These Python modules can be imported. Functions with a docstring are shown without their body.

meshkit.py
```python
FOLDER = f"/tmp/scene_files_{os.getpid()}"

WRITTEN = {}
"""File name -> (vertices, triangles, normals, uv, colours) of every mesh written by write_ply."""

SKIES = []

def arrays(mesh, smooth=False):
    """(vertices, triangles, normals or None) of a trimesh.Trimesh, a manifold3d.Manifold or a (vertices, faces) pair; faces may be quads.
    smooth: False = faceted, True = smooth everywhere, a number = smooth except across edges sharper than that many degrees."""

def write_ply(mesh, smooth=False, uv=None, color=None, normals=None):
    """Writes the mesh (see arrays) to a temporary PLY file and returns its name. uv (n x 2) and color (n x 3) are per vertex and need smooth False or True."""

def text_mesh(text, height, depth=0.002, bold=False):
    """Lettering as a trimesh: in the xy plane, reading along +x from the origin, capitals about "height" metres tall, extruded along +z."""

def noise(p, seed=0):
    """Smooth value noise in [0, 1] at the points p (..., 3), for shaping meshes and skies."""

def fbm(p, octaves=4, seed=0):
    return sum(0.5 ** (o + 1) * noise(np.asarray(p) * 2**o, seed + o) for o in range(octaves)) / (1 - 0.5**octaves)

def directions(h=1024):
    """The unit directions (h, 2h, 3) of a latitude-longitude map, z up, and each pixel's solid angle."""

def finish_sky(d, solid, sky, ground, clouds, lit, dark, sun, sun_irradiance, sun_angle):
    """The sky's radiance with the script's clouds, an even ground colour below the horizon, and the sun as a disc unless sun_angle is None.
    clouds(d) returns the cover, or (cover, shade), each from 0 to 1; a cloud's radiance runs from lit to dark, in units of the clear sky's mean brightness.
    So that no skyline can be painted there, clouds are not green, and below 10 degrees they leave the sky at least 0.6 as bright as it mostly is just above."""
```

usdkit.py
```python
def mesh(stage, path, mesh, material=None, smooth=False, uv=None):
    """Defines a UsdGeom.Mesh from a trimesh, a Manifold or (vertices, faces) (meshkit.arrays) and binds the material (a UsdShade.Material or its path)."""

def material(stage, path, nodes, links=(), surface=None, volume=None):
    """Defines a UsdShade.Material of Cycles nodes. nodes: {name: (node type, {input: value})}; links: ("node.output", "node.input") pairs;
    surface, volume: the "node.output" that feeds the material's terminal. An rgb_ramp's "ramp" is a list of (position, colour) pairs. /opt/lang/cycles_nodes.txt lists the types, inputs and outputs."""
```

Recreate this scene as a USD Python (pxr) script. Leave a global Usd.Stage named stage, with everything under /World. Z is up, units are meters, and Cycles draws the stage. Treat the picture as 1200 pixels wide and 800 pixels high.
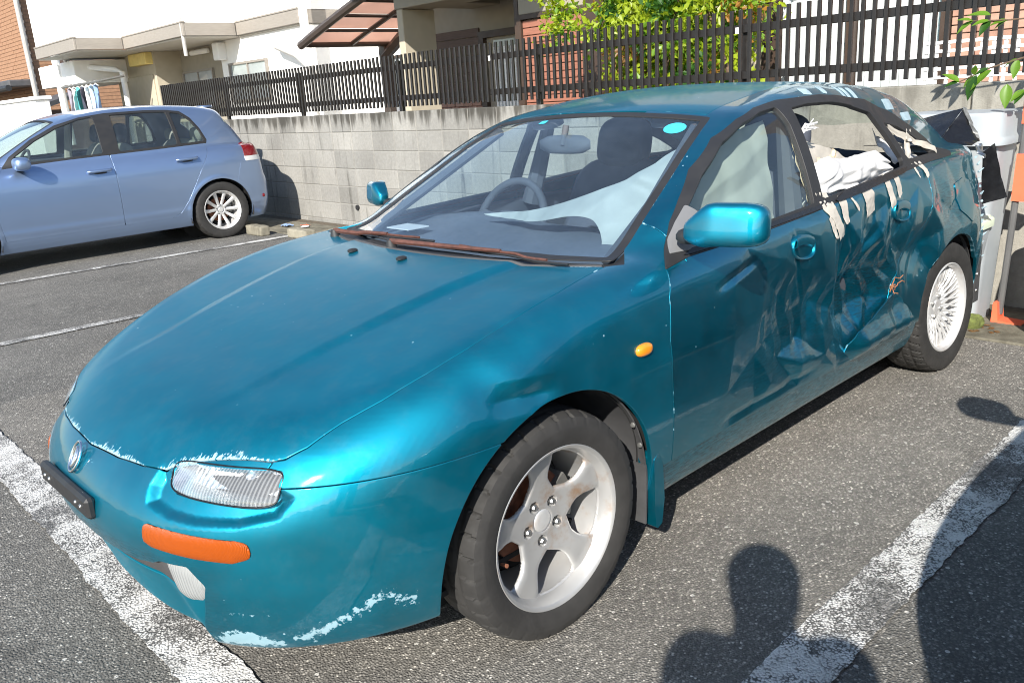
import math, random, numpy as np, trimesh, usdkit, meshkit
from pxr import Usd, UsdGeom, UsdLux, UsdShade, Gf, Sdf, Vt
from scipy.interpolate import PchipInterpolator, CubicSpline
import shapely, shapely.geometry as sg
from shapely import affinity

stage = Usd.Stage.CreateInMemory()
UsdGeom.SetStageUpAxis(stage, UsdGeom.Tokens.z)
UsdGeom.SetStageMetersPerUnit(stage, 1.0)
UsdGeom.Xform.Define(stage, '/World')
UsdGeom.Scope.Define(stage, '/World/Looks')

# ---------------------------------------------------------------- camera, sky, sun, exposure
LOT_TURN = -0.0141                                   # the teal car stands a little askew to the bay lines
CAM_POS = np.array([1.33722, 2.15484, 1.36318])
CAM_YAW, CAM_PITCH, CAM_ROLL = 3.9586 + 0.0141, 0.2888, -0.0652
EXPOSURE = 1.0
SUN_AZ, SUN_EL = math.radians(31.0), math.radians(32.5)          # azimuth from +x towards +y
SUN_INTENSITY, SKY_STRENGTH = 1.15, 0.11

def camera_axes():
    f = np.array([math.cos(CAM_YAW)*math.cos(CAM_PITCH), math.sin(CAM_YAW)*math.cos(CAM_PITCH), -math.sin(CAM_PITCH)])
    r = np.cross(f, [0, 0, 1]); r /= np.linalg.norm(r); u = np.cross(r, f)
    c, s = math.cos(CAM_ROLL), math.sin(CAM_ROLL)
    return c*r + s*u, -s*r + c*u, f                   # right, "down-signed" up, forward

def set_camera():
    r, u, f = camera_axes()
    cam = UsdGeom.Camera.Define(stage, '/World/camera')
    m = Gf.Matrix4d(*r, 0, *u, 0, *(-f), 0, *CAM_POS, 1)
    cam.AddTransformOp().Set(m)
    cam.CreateHorizontalApertureAttr(36.0)
    cam.CreateVerticalApertureAttr(36.0*682/1024)
    cam.CreateFocalLengthAttr(979.98/1200*36.0)
    cam.CreateClippingRangeAttr(Gf.Vec2f(0.02, 500))
    cam.CreateExposureAttr(EXPOSURE)
set_camera()

def set_light():
    sky = usdkit.material(stage, '/World/Looks/sky_light', {
        's': ('sky_texture', {'sky_type': 'single_scattering', 'sun_disc': False, 'sun_elevation': SUN_EL,
                              'sun_rotation': math.atan2(math.cos(SUN_AZ), math.sin(SUN_AZ)), 'aerosol_density': 0.5}),
        'b': ('background_shader', {'strength': SKY_STRENGTH})}, [('s.color', 'b.color')], surface='b.background')
    dome = UsdLux.DomeLight.Define(stage, '/World/sky')
    UsdShade.MaterialBindingAPI.Apply(dome.GetPrim()).Bind(sky)
    dome.GetPrim().SetCustomDataByKey('kind', 'structure')
    sun = UsdLux.DistantLight.Define(stage, '/World/sun')
    sun.CreateNormalizeAttr(True); sun.CreateIntensityAttr(SUN_INTENSITY); sun.CreateAngleAttr(0.53)
    sun.CreateColorAttr(Gf.Vec3f(1.0, 0.95, 0.87))
    d = np.array([math.cos(SUN_EL)*math.cos(SUN_AZ), math.cos(SUN_EL)*math.sin(SUN_AZ), math.sin(SUN_EL)])
    x = np.cross([0, 0, 1], d); x /= np.linalg.norm(x); y = np.cross(d, x)
    sun.AddTransformOp().Set(Gf.Matrix4d(*x, 0, *y, 0, *d, 0, 0, 0, 0, 1))
set_light()

# ---------------------------------------------------------------- small helpers
USED = {}
def path_for(parent, name):
    base = (parent.GetPath().pathString if parent is not None else '/World')
    n = USED.get((base, name), 0); USED[(base, name)] = n + 1
    return f'{base}/{name}' + (f'_{n:03d}' if n else '')

def tag(prim, label=None, cat=None, group=None, kind=None):
    for k, v in (('label', label), ('category', cat), ('group', group), ('kind', kind)):
        if v: prim.SetCustomDataByKey(k, v)
    return prim

def thing(name, label, cat, loc=(0, 0, 0), rz=0.0, group=None):
    x = UsdGeom.Xform.Define(stage, path_for(None, name))
    x.AddTranslateOp().Set(Gf.Vec3d(*map(float, loc))); x.AddRotateZOp().Set(float(math.degrees(rz)))
    return tag(x.GetPrim(), label, cat, group)

class MB:
    """Collects triangle meshes."""
    def __init__(self): self.v, self.f, self.n = [], [], 0
    def add(self, v, f=None):
        if f is None: v, f = v if isinstance(v, tuple) else (np.asarray(v.vertices), np.asarray(v.faces))
        v = np.asarray(v, float); f = np.asarray(f, int)
        if len(f) == 0: return self
        if f.shape[1] == 4: f = np.vstack([f[:, [0, 1, 2]], f[:, [0, 2, 3]]])
        self.v.append(v); self.f.append(f + self.n); self.n += len(v); return self
    def get(self): return np.vstack(self.v), np.vstack(self.f)
    def box(self, lo, hi, bev=0.0):
        return self.add(*box(lo, hi, bev))
    def tube(self, pts, r, n=8, cap=True):
        return self.add(*tube(pts, r, n, cap))

def box(lo, hi, bev=0.0):
    lo, hi = np.minimum(lo, hi).astype(float), np.maximum(lo, hi).astype(float)
    if bev <= 0:
        v = np.array([[x, y, z] for x in (lo[0], hi[0]) for y in (lo[1], hi[1]) for z in (lo[2], hi[2])])
        f = np.array([[0,1,3,2],[4,6,7,5],[0,4,5,1],[2,3,7,6],[0,2,6,4],[1,5,7,3]])
        return v, np.vstack([f[:, [0,1,2]], f[:, [0,2,3]]])
    b = min(bev, 0.45*float((hi-lo).min()))
    pts = []
    for x in (0, 1):
        for y in (0, 1):
            for z in (0, 1):
                c = np.where([x, y, z], hi, lo); s = np.where([x, y, z], -1, 1)*b
                pts += [c + s*[0, 1, 1], c + s*[1, 0, 1], c + s*[1, 1, 0]]
    h = trimesh.convex.convex_hull(np.array(pts))
    return np.array(h.vertices), np.array(h.faces)

def tube(pts, r, n=8, cap=True):
    pts = np.asarray(pts, float); m = len(pts)
    r = np.broadcast_to(np.asarray(r, float), (m,))
    t = np.gradient(pts, axis=0); t /= np.linalg.norm(t, axis=1, keepdims=True) + 1e-12
    a = np.array([0, 0, 1.0]) if abs(t[0][2]) < .9 else np.array([1.0, 0, 0])
    u = np.cross(t[0], a); u /= np.linalg.norm(u); us = []
    for k in range(m):
        u = u - t[k]*(u@t[k]); u /= np.linalg.norm(u) + 1e-12; us.append(u)
    us = np.array(us); w = np.cross(t, us)
    an = np.linspace(0, 2*np.pi, n, endpoint=False)
    v = (pts[:, None] + r[:, None, None]*(np.cos(an)[None, :, None]*us[:, None] + np.sin(an)[None, :, None]*w[:, None])).reshape(-1, 3)
    f = []
    for k in range(m-1):
        for j in range(n):
            a0, a1 = k*n+j, k*n+(j+1) % n
            f += [[a0, a1, a1+n], [a0, a1+n, a0+n]]
    if cap:
        v = np.vstack([v, pts[0], pts[-1]]); c0, c1 = m*n, m*n+1
        f += [[c0, (j+1) % n, j] for j in range(n)] + [[c1, (m-1)*n+j, (m-1)*n+(j+1) % n] for j in range(n)]
    return v, np.array(f)

def prism(poly2d, lo, hi, axis=1, bev=0.0):
    """Extrudes a 2-D outline (shapely polygon or points) along axis from lo to hi. The outline's two coordinates are the other two axes, in order."""
    pg = poly2d if hasattr(poly2d, 'exterior') else sg.Polygon(poly2d)
    if not pg.is_valid: pg = pg.buffer(0)
    m = trimesh.creation.extrude_polygon(pg, hi-lo, engine='earcut')
    v = np.array(m.vertices); v[:, 2] += lo; f = np.array(m.faces)
    o = {0: (2, 0, 1), 1: (0, 2, 1), 2: (0, 1, 2)}[axis]
    w = v[:, list(o)]
    if axis == 1: f = f[:, ::-1]
    return w, f

def lathe(prof, n=48, axis=1, close=False):
    """Revolves (radius, along) points about the axis."""
    prof = np.asarray(prof, float); m = len(prof)
    an = np.linspace(0, 2*np.pi, n, endpoint=False)
    c, s = np.cos(an), np.sin(an)
    P = np.zeros((n, m, 3))
    o = [k for k in range(3) if k != axis]
    P[..., o[0]] = c[:, None]*prof[None, :, 0]; P[..., o[1]] = s[:, None]*prof[None, :, 0]; P[..., axis] = prof[None, :, 1]
    f = []
    mm = m if close else m-1
    for j in range(n):
        for k in range(mm):
            a, b = j*m+k, ((j+1) % n)*m+k; k2 = (k+1) % m
            a2, b2 = j*m+k2, ((j+1) % n)*m+k2
            f += [[a, b, b2], [a, b2, a2]]
    return P.reshape(-1, 3), np.array(f)

def grid_mesh(P):
    P = np.asarray(P, float); a, b = P.shape[:2]
    i = np.arange(a*b).reshape(a, b)
    q = np.stack([i[:-1, :-1], i[1:, :-1], i[1:, 1:], i[:-1, 1:]], -1).reshape(-1, 4)
    return P.reshape(-1, 3), np.vstack([q[:, [0, 1, 2]], q[:, [0, 2, 3]]])

def solidify(v, f, t):
    """Gives an open sheet a thickness t along its normals."""
    m = trimesh.Trimesh(v, f, process=False); n = np.array(m.vertex_normals)
    e = np.sort(np.vstack([f[:, [0, 1]], f[:, [1, 2]], f[:, [2, 0]]]), 1)
    d = np.vstack([f[:, [0, 1]], f[:, [1, 2]], f[:, [2, 0]]])
    _, inv, cnt = np.unique(e, axis=0, return_inverse=True, return_counts=True)
    bd = d[cnt[inv.ravel()] == 1]; k = len(v)
    side = np.vstack([np.stack([bd[:, 0], bd[:, 0]+k, bd[:, 1]], 1), np.stack([bd[:, 1], bd[:, 0]+k, bd[:, 1]+k], 1)])
    return np.vstack([v, v - n*t]), np.vstack([f, f[:, ::-1]+k, side])

def obj(name, mesh, mat, parent=None, smooth=30, label=None, cat=None, group=None, kind=None, normals=None, attrs=None):
    if isinstance(mesh, MB): mesh = mesh.get()
    p = path_for(parent, name)
    m = usdkit.mesh(stage, p, mesh, M[mat] if isinstance(mat, str) else mat, smooth=(False if normals is not None else smooth))
    if normals is not None:
        m.CreateNormalsAttr(Vt.Vec3fArray.FromNumpy(np.asarray(normals, np.float32))); m.SetNormalsInterpolation('vertex')
    for k, a in (attrs or {}).items():
        UsdGeom.PrimvarsAPI(m).CreatePrimvar(k, Sdf.ValueTypeNames.FloatArray, 'vertex').Set(Vt.FloatArray.FromNumpy(np.asarray(a, np.float32)))
    return tag(m.GetPrim(), label, cat, group, kind)

def struct(name, mesh, mat, smooth=30): return obj(name, mesh, mat, None, smooth, kind='structure')

def copy_of(root, loc, rz=0.0, label=None, group=None):
    was = root.GetCustomData()
    r = thing(root.GetName().rstrip('0123456789').rstrip('_'), label or was['label'], was['category'], loc, rz, group or was.get('group'))
    r.GetReferences().AddInternalReference(root.GetPath()); r.SetInstanceable(True)
    return r

def xf(v, rz=0, t=(0, 0, 0), rx=0, ry=0, s=1.0):
    v = np.asarray(v, float)*s
    for a, (i, j) in ((rx, (1, 2)), (ry, (2, 0)), (rz, (0, 1))):
        if a:
            c, si = math.cos(a), math.sin(a); w = v.copy()
            w[:, i] = c*v[:, i] - si*v[:, j]; w[:, j] = si*v[:, i] + c*v[:, j]; v = w
    return v + np.asarray(t, float)

def place(mesh, **k): return xf(mesh[0], **k), mesh[1]
# ---------------------------------------------------------------- car bodies: one smooth surface, then cut into panels
def smax(a, b, k):
    h = np.maximum(k - np.abs(a-b), 0)/k
    return np.maximum(a, b) + h*h*k*0.25
def smin(a, b, k): return -smax(-a, -b, k)
def sstep(x, a, b):
    t = np.clip((x-a)/(b-a), 0, 1); return t*t*(3-2*t)
class Curve:
    """1-D curve by monotone spline, kept constant or straight beyond its ends; fast by table."""
    def __init__(self, pts, lo=-5, hi=3, cubic=False):
        p = np.array(sorted(pts), float)
        s = (CubicSpline if cubic else PchipInterpolator)(p[:, 0], p[:, 1])
        self.x = np.linspace(lo, hi, 4001); x = np.clip(self.x, p[0, 0], p[-1, 0])
        d = s.derivative()
        self.y = s(x) + (self.x - x)*d(x)
        self.lo, self.k = lo, 4000/(hi-lo)
    def __call__(self, x):
        u = np.clip((np.asarray(x)-self.lo)*self.k, 0, 3999.999); i = u.astype(np.int32)
        t = u-i; return self.y[i]*(1-t) + self.y[i+1]*t

def surface_nets(fun, lo, hi, h):
    ax = [np.arange(l, u+h, h) for l, u in zip(lo, hi)]
    X, Y, Z = np.meshgrid(*[a.astype(np.float32) for a in ax], indexing='ij', sparse=True)
    shape = tuple(len(a) for a in ax)
    F = np.empty(shape, np.float32)
    for i in range(0, shape[0], 48):
        F[i:i+48] = fun(X[i:i+48], Y, Z)
    S = F < 0
    n = np.zeros(tuple(s-1 for s in shape), np.int16); 
    for a, b, c in np.ndindex(2, 2, 2):
        n += S[a:a+shape[0]-1, b:b+shape[1]-1, c:c+shape[2]-1]
    act = (n > 0) & (n < 8)
    idx = np.full(act.shape, -1, np.int64); idx[act] = np.arange(act.sum())
    C = np.argwhere(act); acc = np.zeros((len(C), 3)); cnt = np.zeros(len(C))
    for d in range(3):
        o = [k for k in range(3) if k != d]
        for a, b in np.ndindex(2, 2):
            off = np.zeros(3, int); off[o[0]], off[o[1]] = a, b
            p0 = C+off; p1 = p0.copy(); p1[:, d] += 1
            f0, f1 = F[tuple(p0.T)], F[tuple(p1.T)]
            m = (f0 < 0) != (f1 < 0); t = np.where(m, f0/np.where(f0 == f1, 1, f0-f1), 0)
            q = (p0 - 0.0).astype(float); q[:, d] += t
            acc[m] += q[m]; cnt[m] += 1
    V = acc/np.maximum(cnt, 1)[:, None]*h + np.asarray(lo)
    faces = []
    for d in range(3):
        o = [k for k in range(3) if k != d]
        sl0 = [slice(None)]*3; sl1 = [slice(None)]*3; sl0[d] = slice(0, -1); sl1[d] = slice(1, None)
        a, b = S[tuple(sl0)], S[tuple(sl1)]
        E = np.argwhere(a != b); E = E[(E[:, o[0]] > 0) & (E[:, o[1]] > 0) & (E[:, o[0]] < shape[o[0]]-1) & (E[:, o[1]] < shape[o[1]]-1)]
        q = []
        for da, db in ((1, 1), (0, 1), (0, 0), (1, 0)):
            c = E.copy(); c[:, o[0]] -= da; c[:, o[1]] -= db; q.append(idx[tuple(c.T)])
        q = np.stack(q, 1); inside = a[tuple(E.T)]
        flip = inside if d != 1 else ~inside
        q[~flip] = q[~flip][:, ::-1]
        faces.append(q)
    Q = np.vstack(faces)
    return V, Q

def gradient(fun, P, e=1e-3):
    g = np.empty_like(P)
    for k in range(3):
        A, B = P.copy(), P.copy(); A[:, k] += e; B[:, k] -= e
        g[:, k] = (fun(*A.T) - fun(*B.T))/(2*e)
    return g

def mesh_body(fun, lo, hi, h):
    V, Q = surface_nets(fun, lo, hi, h)
    for _ in range(3):
        g = gradient(fun, V); f = fun(*V.T)
        V = V - np.clip(f/np.maximum((g*g).sum(1), .05), -h, h)[:, None]*g
    d1 = np.linalg.norm(V[Q[:, 0]]-V[Q[:, 2]], axis=1); d2 = np.linalg.norm(V[Q[:, 1]]-V[Q[:, 3]], axis=1)
    s = d1 <= d2
    F = np.vstack([Q[s][:, [0, 1, 2]], Q[s][:, [0, 2, 3]], Q[~s][:, [0, 1, 3]], Q[~s][:, [1, 2, 3]]])
    return V, F

def vnormals(V, F):
    n = np.zeros_like(V); fn = np.cross(V[F[:, 1]]-V[F[:, 0]], V[F[:, 2]]-V[F[:, 0]])
    for k in range(3):
        for c in range(3): n[:, c] += np.bincount(F[:, k], fn[:, c], len(V))
    return n/np.maximum(np.linalg.norm(n, axis=1, keepdims=True), 1e-12)

class Sheet:
    """Vertices, faces and normals of a piece of body surface; cut() keeps where the field is positive."""
    def __init__(self, V, F, N, A=None): self.V, self.F, self.N, self.A = V, F, N, (A if A is not None else np.zeros((len(V), 0)))
    def cut(self, field):
        d = field(self.V) if callable(field) else field
        d = np.where(np.abs(d) < 1e-6, 1e-6, d)
        F, pos = self.F, d > 0
        k = pos[F].sum(1)
        full = F[k == 3]; D = np.hstack([self.V, self.N, self.A])
        newD = [D]; base = len(D); out = [full]
        cache_e = []
        part = F[(k == 1) | (k == 2)]
        if len(part):
            pp = pos[part]; kk = pp.sum(1)
            lone = np.where(kk == 1, np.argmax(pp, 1), np.argmin(pp, 1))
            r = np.arange(len(part))
            a, b, c = part[r, lone], part[r, (lone+1) % 3], part[r, (lone+2) % 3]
            def cross(i, j):
                lo_, hi_ = np.minimum(i, j), np.maximum(i, j)
                return lo_, hi_
            e = np.vstack([np.stack(cross(a, b), 1), np.stack(cross(a, c), 1)])
            u, inv = np.unique(e, axis=0, return_inverse=True); inv = inv.ravel()
            t = d[u[:, 0]]/(d[u[:, 0]]-d[u[:, 1]])
            newD.append(D[u[:, 0]]*(1-t)[:, None] + D[u[:, 1]]*t[:, None])
            ab, ac = base+inv[:len(part)], base+inv[len(part):]
            one = kk == 1
            out += [np.stack([a, ab, ac], 1)[one], np.stack([ab, b, c], 1)[~one], np.stack([ab, c, ac], 1)[~one]]
        D = np.vstack(newD); F = np.vstack(out)
        used = np.unique(F); m = np.full(len(D), -1); m[used] = np.arange(len(used))
        D = D[used]; N = D[:, 3:6]; N = N/np.maximum(np.linalg.norm(N, axis=1, keepdims=True), 1e-9)
        return Sheet(D[:, :3], m[F], N, D[:, 6:])
    def largest(self, k=1):
        m = trimesh.Trimesh(self.V, self.F, process=False)
        lab = trimesh.graph.connected_component_labels(m.face_adjacency, node_count=len(self.F))
        keep = np.argsort(-np.bincount(lab))[:k]
        F = self.F[np.isin(lab, keep)]; used = np.unique(F); mp = np.full(len(self.V), -1); mp[used] = np.arange(len(used))
        return Sheet(self.V[used], mp[F], self.N[used], self.A[used])
    def boundary(self):
        F = self.F; d = np.vstack([F[:, [0, 1]], F[:, [1, 2]], F[:, [2, 0]]])
        key = np.sort(d, 1); _, inv, cnt = np.unique(key, axis=0, return_inverse=True, return_counts=True)
        return d[cnt[inv.ravel()] == 1]
    def edge_distance(self, reach=0.06):
        from scipy.spatial import cKDTree
        b = np.unique(self.boundary()); 
        if len(b) == 0: return np.full(len(self.V), 1.0)
        dist, _ = cKDTree(self.V[b]).query(self.V, distance_upper_bound=reach)
        return np.minimum(dist, reach)
    def moved(self, off):
        return Sheet(self.V + self.N*off, self.F, self.N, self.A)
    def hem(self, depth=0.012, roll=0.0015):
        """Adds a rolled edge that turns inwards along every border. Returns v, f, n, attribute rows."""
        b = self.boundary(); ids = np.unique(b); mp = np.full(len(self.V), -1); mp[ids] = np.arange(len(ids))
        # outward tangent of the border at each border vertex
        t = self.V[b[:, 1]]-self.V[b[:, 0]]; o = np.cross(t, (self.N[b[:, 0]]+self.N[b[:, 1]]))
        T = np.zeros((len(ids), 3))
        for k in (0, 1):
            np.add.at(T, mp[b[:, k]], o)
        T /= np.maximum(np.linalg.norm(T, axis=1, keepdims=True), 1e-9)
        P, N = self.V[ids], self.N[ids]
        r1 = P + T*roll - N*roll*0.4; r2 = P + T*roll*1.4 - N*roll*1.6; r3 = P + T*roll*1.2 - N*depth
        k0 = len(self.V); m = len(ids)
        V = np.vstack([self.V, r1, r2, r3]); NN = np.vstack([self.N, (N+T*.6)/1.17, T, T])
        A = np.vstack([self.A, self.A[ids], self.A[ids], self.A[ids]])
        F = [self.F]
        i, j = b[:, 0], b[:, 1]; prev_i, prev_j = i, j
        for s in range(3):
            ni, nj = k0+s*m+mp[i], k0+s*m+mp[j]
            F += [np.stack([prev_j, prev_i, ni], 1), np.stack([prev_j, ni, nj], 1)]
            prev_i, prev_j = ni, nj
        return V, np.vstack(F), NN, A

def put_panel(name, sh, mat, parent, hem=0.012, label=None, attr='edge', extra=None):
    """Writes a panel with hemmed edges; 'edge' carries the distance to the panel's border."""
    sh2 = Sheet(sh.V, sh.F, sh.N, np.hstack([sh.A, sh.edge_distance()[:, None]]))
    V, F, N, A = sh2.hem(hem) if hem else (sh2.V, sh2.F, sh2.N, sh2.A)
    return obj(name, (V, F), mat, parent, normals=N, label=label, attrs={attr: A[:, -1]})

def poly_field(pts, ax=(0, 2), grow=0.0):
    """Signed distance (positive inside) to a polygon in two of the coordinates."""
    P = np.asarray(pts, float)
    def f(V):
        q = V[:, list(ax)]; d = np.full(len(q), 1e9); ins = np.zeros(len(q), bool)
        for a, b in zip(P, np.roll(P, -1, 0)):
            e = b-a; t = np.clip(((q-a)@e)/max(e@e, 1e-12), 0, 1)
            d = np.minimum(d, np.hypot(*(q-a-t[:, None]*e).T))
            c = ((a[1] > q[:, 1]) != (b[1] > q[:, 1]))
            with np.errstate(divide='ignore', invalid='ignore'):
                xi = (b[0]-a[0])*(q[:, 1]-a[1])/(b[1]-a[1])+a[0]
            ins ^= c & (q[:, 0] < xi)
        return np.where(ins, d, -d) + grow
    return f
def round_poly(pts, r):
    g = sg.Polygon(pts); g = g.buffer(-r, quad_segs=8).buffer(r, quad_segs=8)
    return np.array(g.exterior.coords)[:-1]
def smooth_loop(pts, n=80):
    """Closed smooth curve through points."""
    P = np.vstack([pts, pts[:1]]); t = np.r_[0, np.cumsum(np.linalg.norm(np.diff(P, axis=0), axis=1))]
    s = CubicSpline(t, P, bc_type='periodic'); return s(np.linspace(0, t[-1], n, endpoint=False))

# the teal liftback: x forward from the front axle, y to its left, z up
TW = Curve([(.9, .80), (.4, .832), (0, .845), (-.7, .838), (-1.3, .838), (-2.0, .842), (-2.6, .848), (-3.0, .835), (-3.4, .80)])
T_IN_SIDE = Curve([(.10, .10), (.17, .075), (.22, .048), (.28, .026), (.38, .008), (.5, .0), (.62, .0), (.70, .006), (.80, .022), (.9, .058), (1.0, .105), (1.2, .24)], 0, 1.6)
T_IN_FRONT = Curve([(.10, .115), (.17, .10), (.22, .085), (.30, .058), (.38, .026), (.45, .006), (.51, .0), (.56, .006), (.60, .02), (.65, .05), (.72, .12)], 0, 1.6)
T_TOP = Curve([(1.0, .535), (.9, .58), (.84, .612), (.78, .643), (.65, .700), (.45,.750), (.29, .790), (0, .848), (-.14, .868), (-.3, .882), (-.5, .892), (-.8, .905), (-1.4, .925), (-2.1, .985), (-2.65, 1.01), (-3.0, 1.012), (-3.4, .99)])
T_CROWN = Curve([(.9, .06), (.6, .045), (.3, .015), (0, -.005), (-.4, -.015), (-.8, .0), (-3.4, .02)])
T_ROOF = Curve([(.2, .62), (-.28, .862), (-.7, 1.075), (-1.0, 1.222), (-1.14, 1.276), (-1.3, 1.308), (-1.5, 1.334), (-1.75, 1.347), (-2.1, 1.34), (-2.4, 1.312), (-2.7, 1.25), (-3.0, 1.14), (-3.2, 1.05), (-3.4, .96)])
T_GW = Curve([(-.2, -.085), (-.4, -.06), (-.8, -.012), (-1.2, 0), (-1.8, 0), (-2.2, -.015), (-2.7, -.07), (-3.2, -.16)])
def teal_fun(x, y, z):
    ay = np.abs(y)
    xf_ = np.maximum(x, 0)/.89; xr = np.maximum(-2.75-x, 0)/.62
    n = np.where(x > -1.0, np.where(y < 0, 2.35, 2.75), 3.3)
    W = TW(x)
    g = (xf_**n + (ay/W)**n + xr**n)**(1/n)
    w = sstep(xf_, .45, .97)*sstep(-ay, -.86, -.35) + 0*ay
    w = np.maximum(w, sstep(xf_, .55, 1.0))
    wl = sstep(xf_, .5, .95)*sstep(-ay, -.44, -.32)
    up = sstep(z, .42, .52); w = w*up + wl*(1-up)
    inset = T_IN_SIDE(z)*(1-w) + T_IN_FRONT(z)*w
    fs = (g-1)*.86 + inset
    top = T_TOP(x) - T_CROWN(x)*(ay/.8)**2.3
    # two soft creases along the bonnet: the middle stands a little proud
    yc = .30 + .12*sstep(x, .9, -.4)
    top = top + .017*sstep(yc-ay, -.024, .024)*sstep(x, .80, .55)*sstep(-x, -.9, .5) * sstep(x, -.45, -.2)
    k = .11 + .05*sstep(x, -.2, .4) - .05*sstep(-x, .3, 1.0)
    low = smax(fs, z-top, k)
    bow = .13*(sstep(x, -2.0, -1.3)*1.0 - sstep(-x, 2.2, 2.9))*(ay/.66)**2
    s = (z-.9)/.35
    roof = T_ROOF(x+bow) - .030*(ay/.55)**2*sstep(-x, .9, 1.5)
    side = ay - (.775 - .105*s - .055*s*np.abs(s) + T_GW(x))
    gh = smax(smax(z-roof, side, .075), .84-z, .05)
    body = smin(low, gh, .035)
    zb = .185 + .03*sstep(-x, -.75, -.3)*0 + .0*x
    return smax(body, zb-z, .02)
# the blue hatchback: same convention, front axle at 0, rear axle at -2.575
G_W = Curve([(.9, .80), (.4, .868), (0, .885), (-.7, .878), (-1.3, .878), (-2.0, .882), (-2.6, .89), (-3.0, .87), (-3.4, .83)])
G_IN_SIDE = Curve([(.10, .10), (.17, .075), (.24, .04), (.30, .022), (.38, .014), (.5, .004), (.62, .0), (.72, .002), (.80, .008), (.86, .022), (.95, .062), (1.05, .12), (1.2, .24)], 0, 1.6)
G_IN_FRONT = Curve([(.10, .10), (.17, .07), (.22, .04), (.30, .01), (.38, .0), (.5, .0), (.60, .01), (.68, .03), (.75, .07), (.85, .16)], 0, 1.6)
G_IN_REAR = Curve([(.10, .12), (.2, .09), (.3, .03), (.42, .0), (.55, .0), (.60, .012), (.66, .045), (.75, .075), (.9, .15), (1.0, .22), (1.2, .30)], 0, 1.6)
G_TOP = Curve([(1.0, .60), (.85, .70), (.78, .745), (.6, .81), (.3, .875), (0, .92), (-.3, .955), (-.6, .97), (-1.4, .975), (-2.1, .985), (-2.65, 1.0), (-3.4, 1.0)])
G_CROWN = Curve([(.9, .04), (.3, .01), (-.4, -.005), (-.8, .0), (-3.4, .01)])
G_ROOF = Curve([(.2, .72), (-.25, .95), (-.7, 1.19), (-1.0, 1.335), (-1.15, 1.39), (-1.35, 1.432), (-1.7, 1.464), (-2.1, 1.468), (-2.5, 1.448), (-2.80, 1.410), (-2.88, 1.385), (-2.95, 1.31), (-3.1, 1.08), (-3.2, .90)])
G_GW = Curve([(-.2, -.09), (-.4, -.06), (-.8, -.012), (-1.2, 0), (-1.8, 0), (-2.2, -.01), (-2.7, -.055), (-3.1, -.13)])
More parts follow.
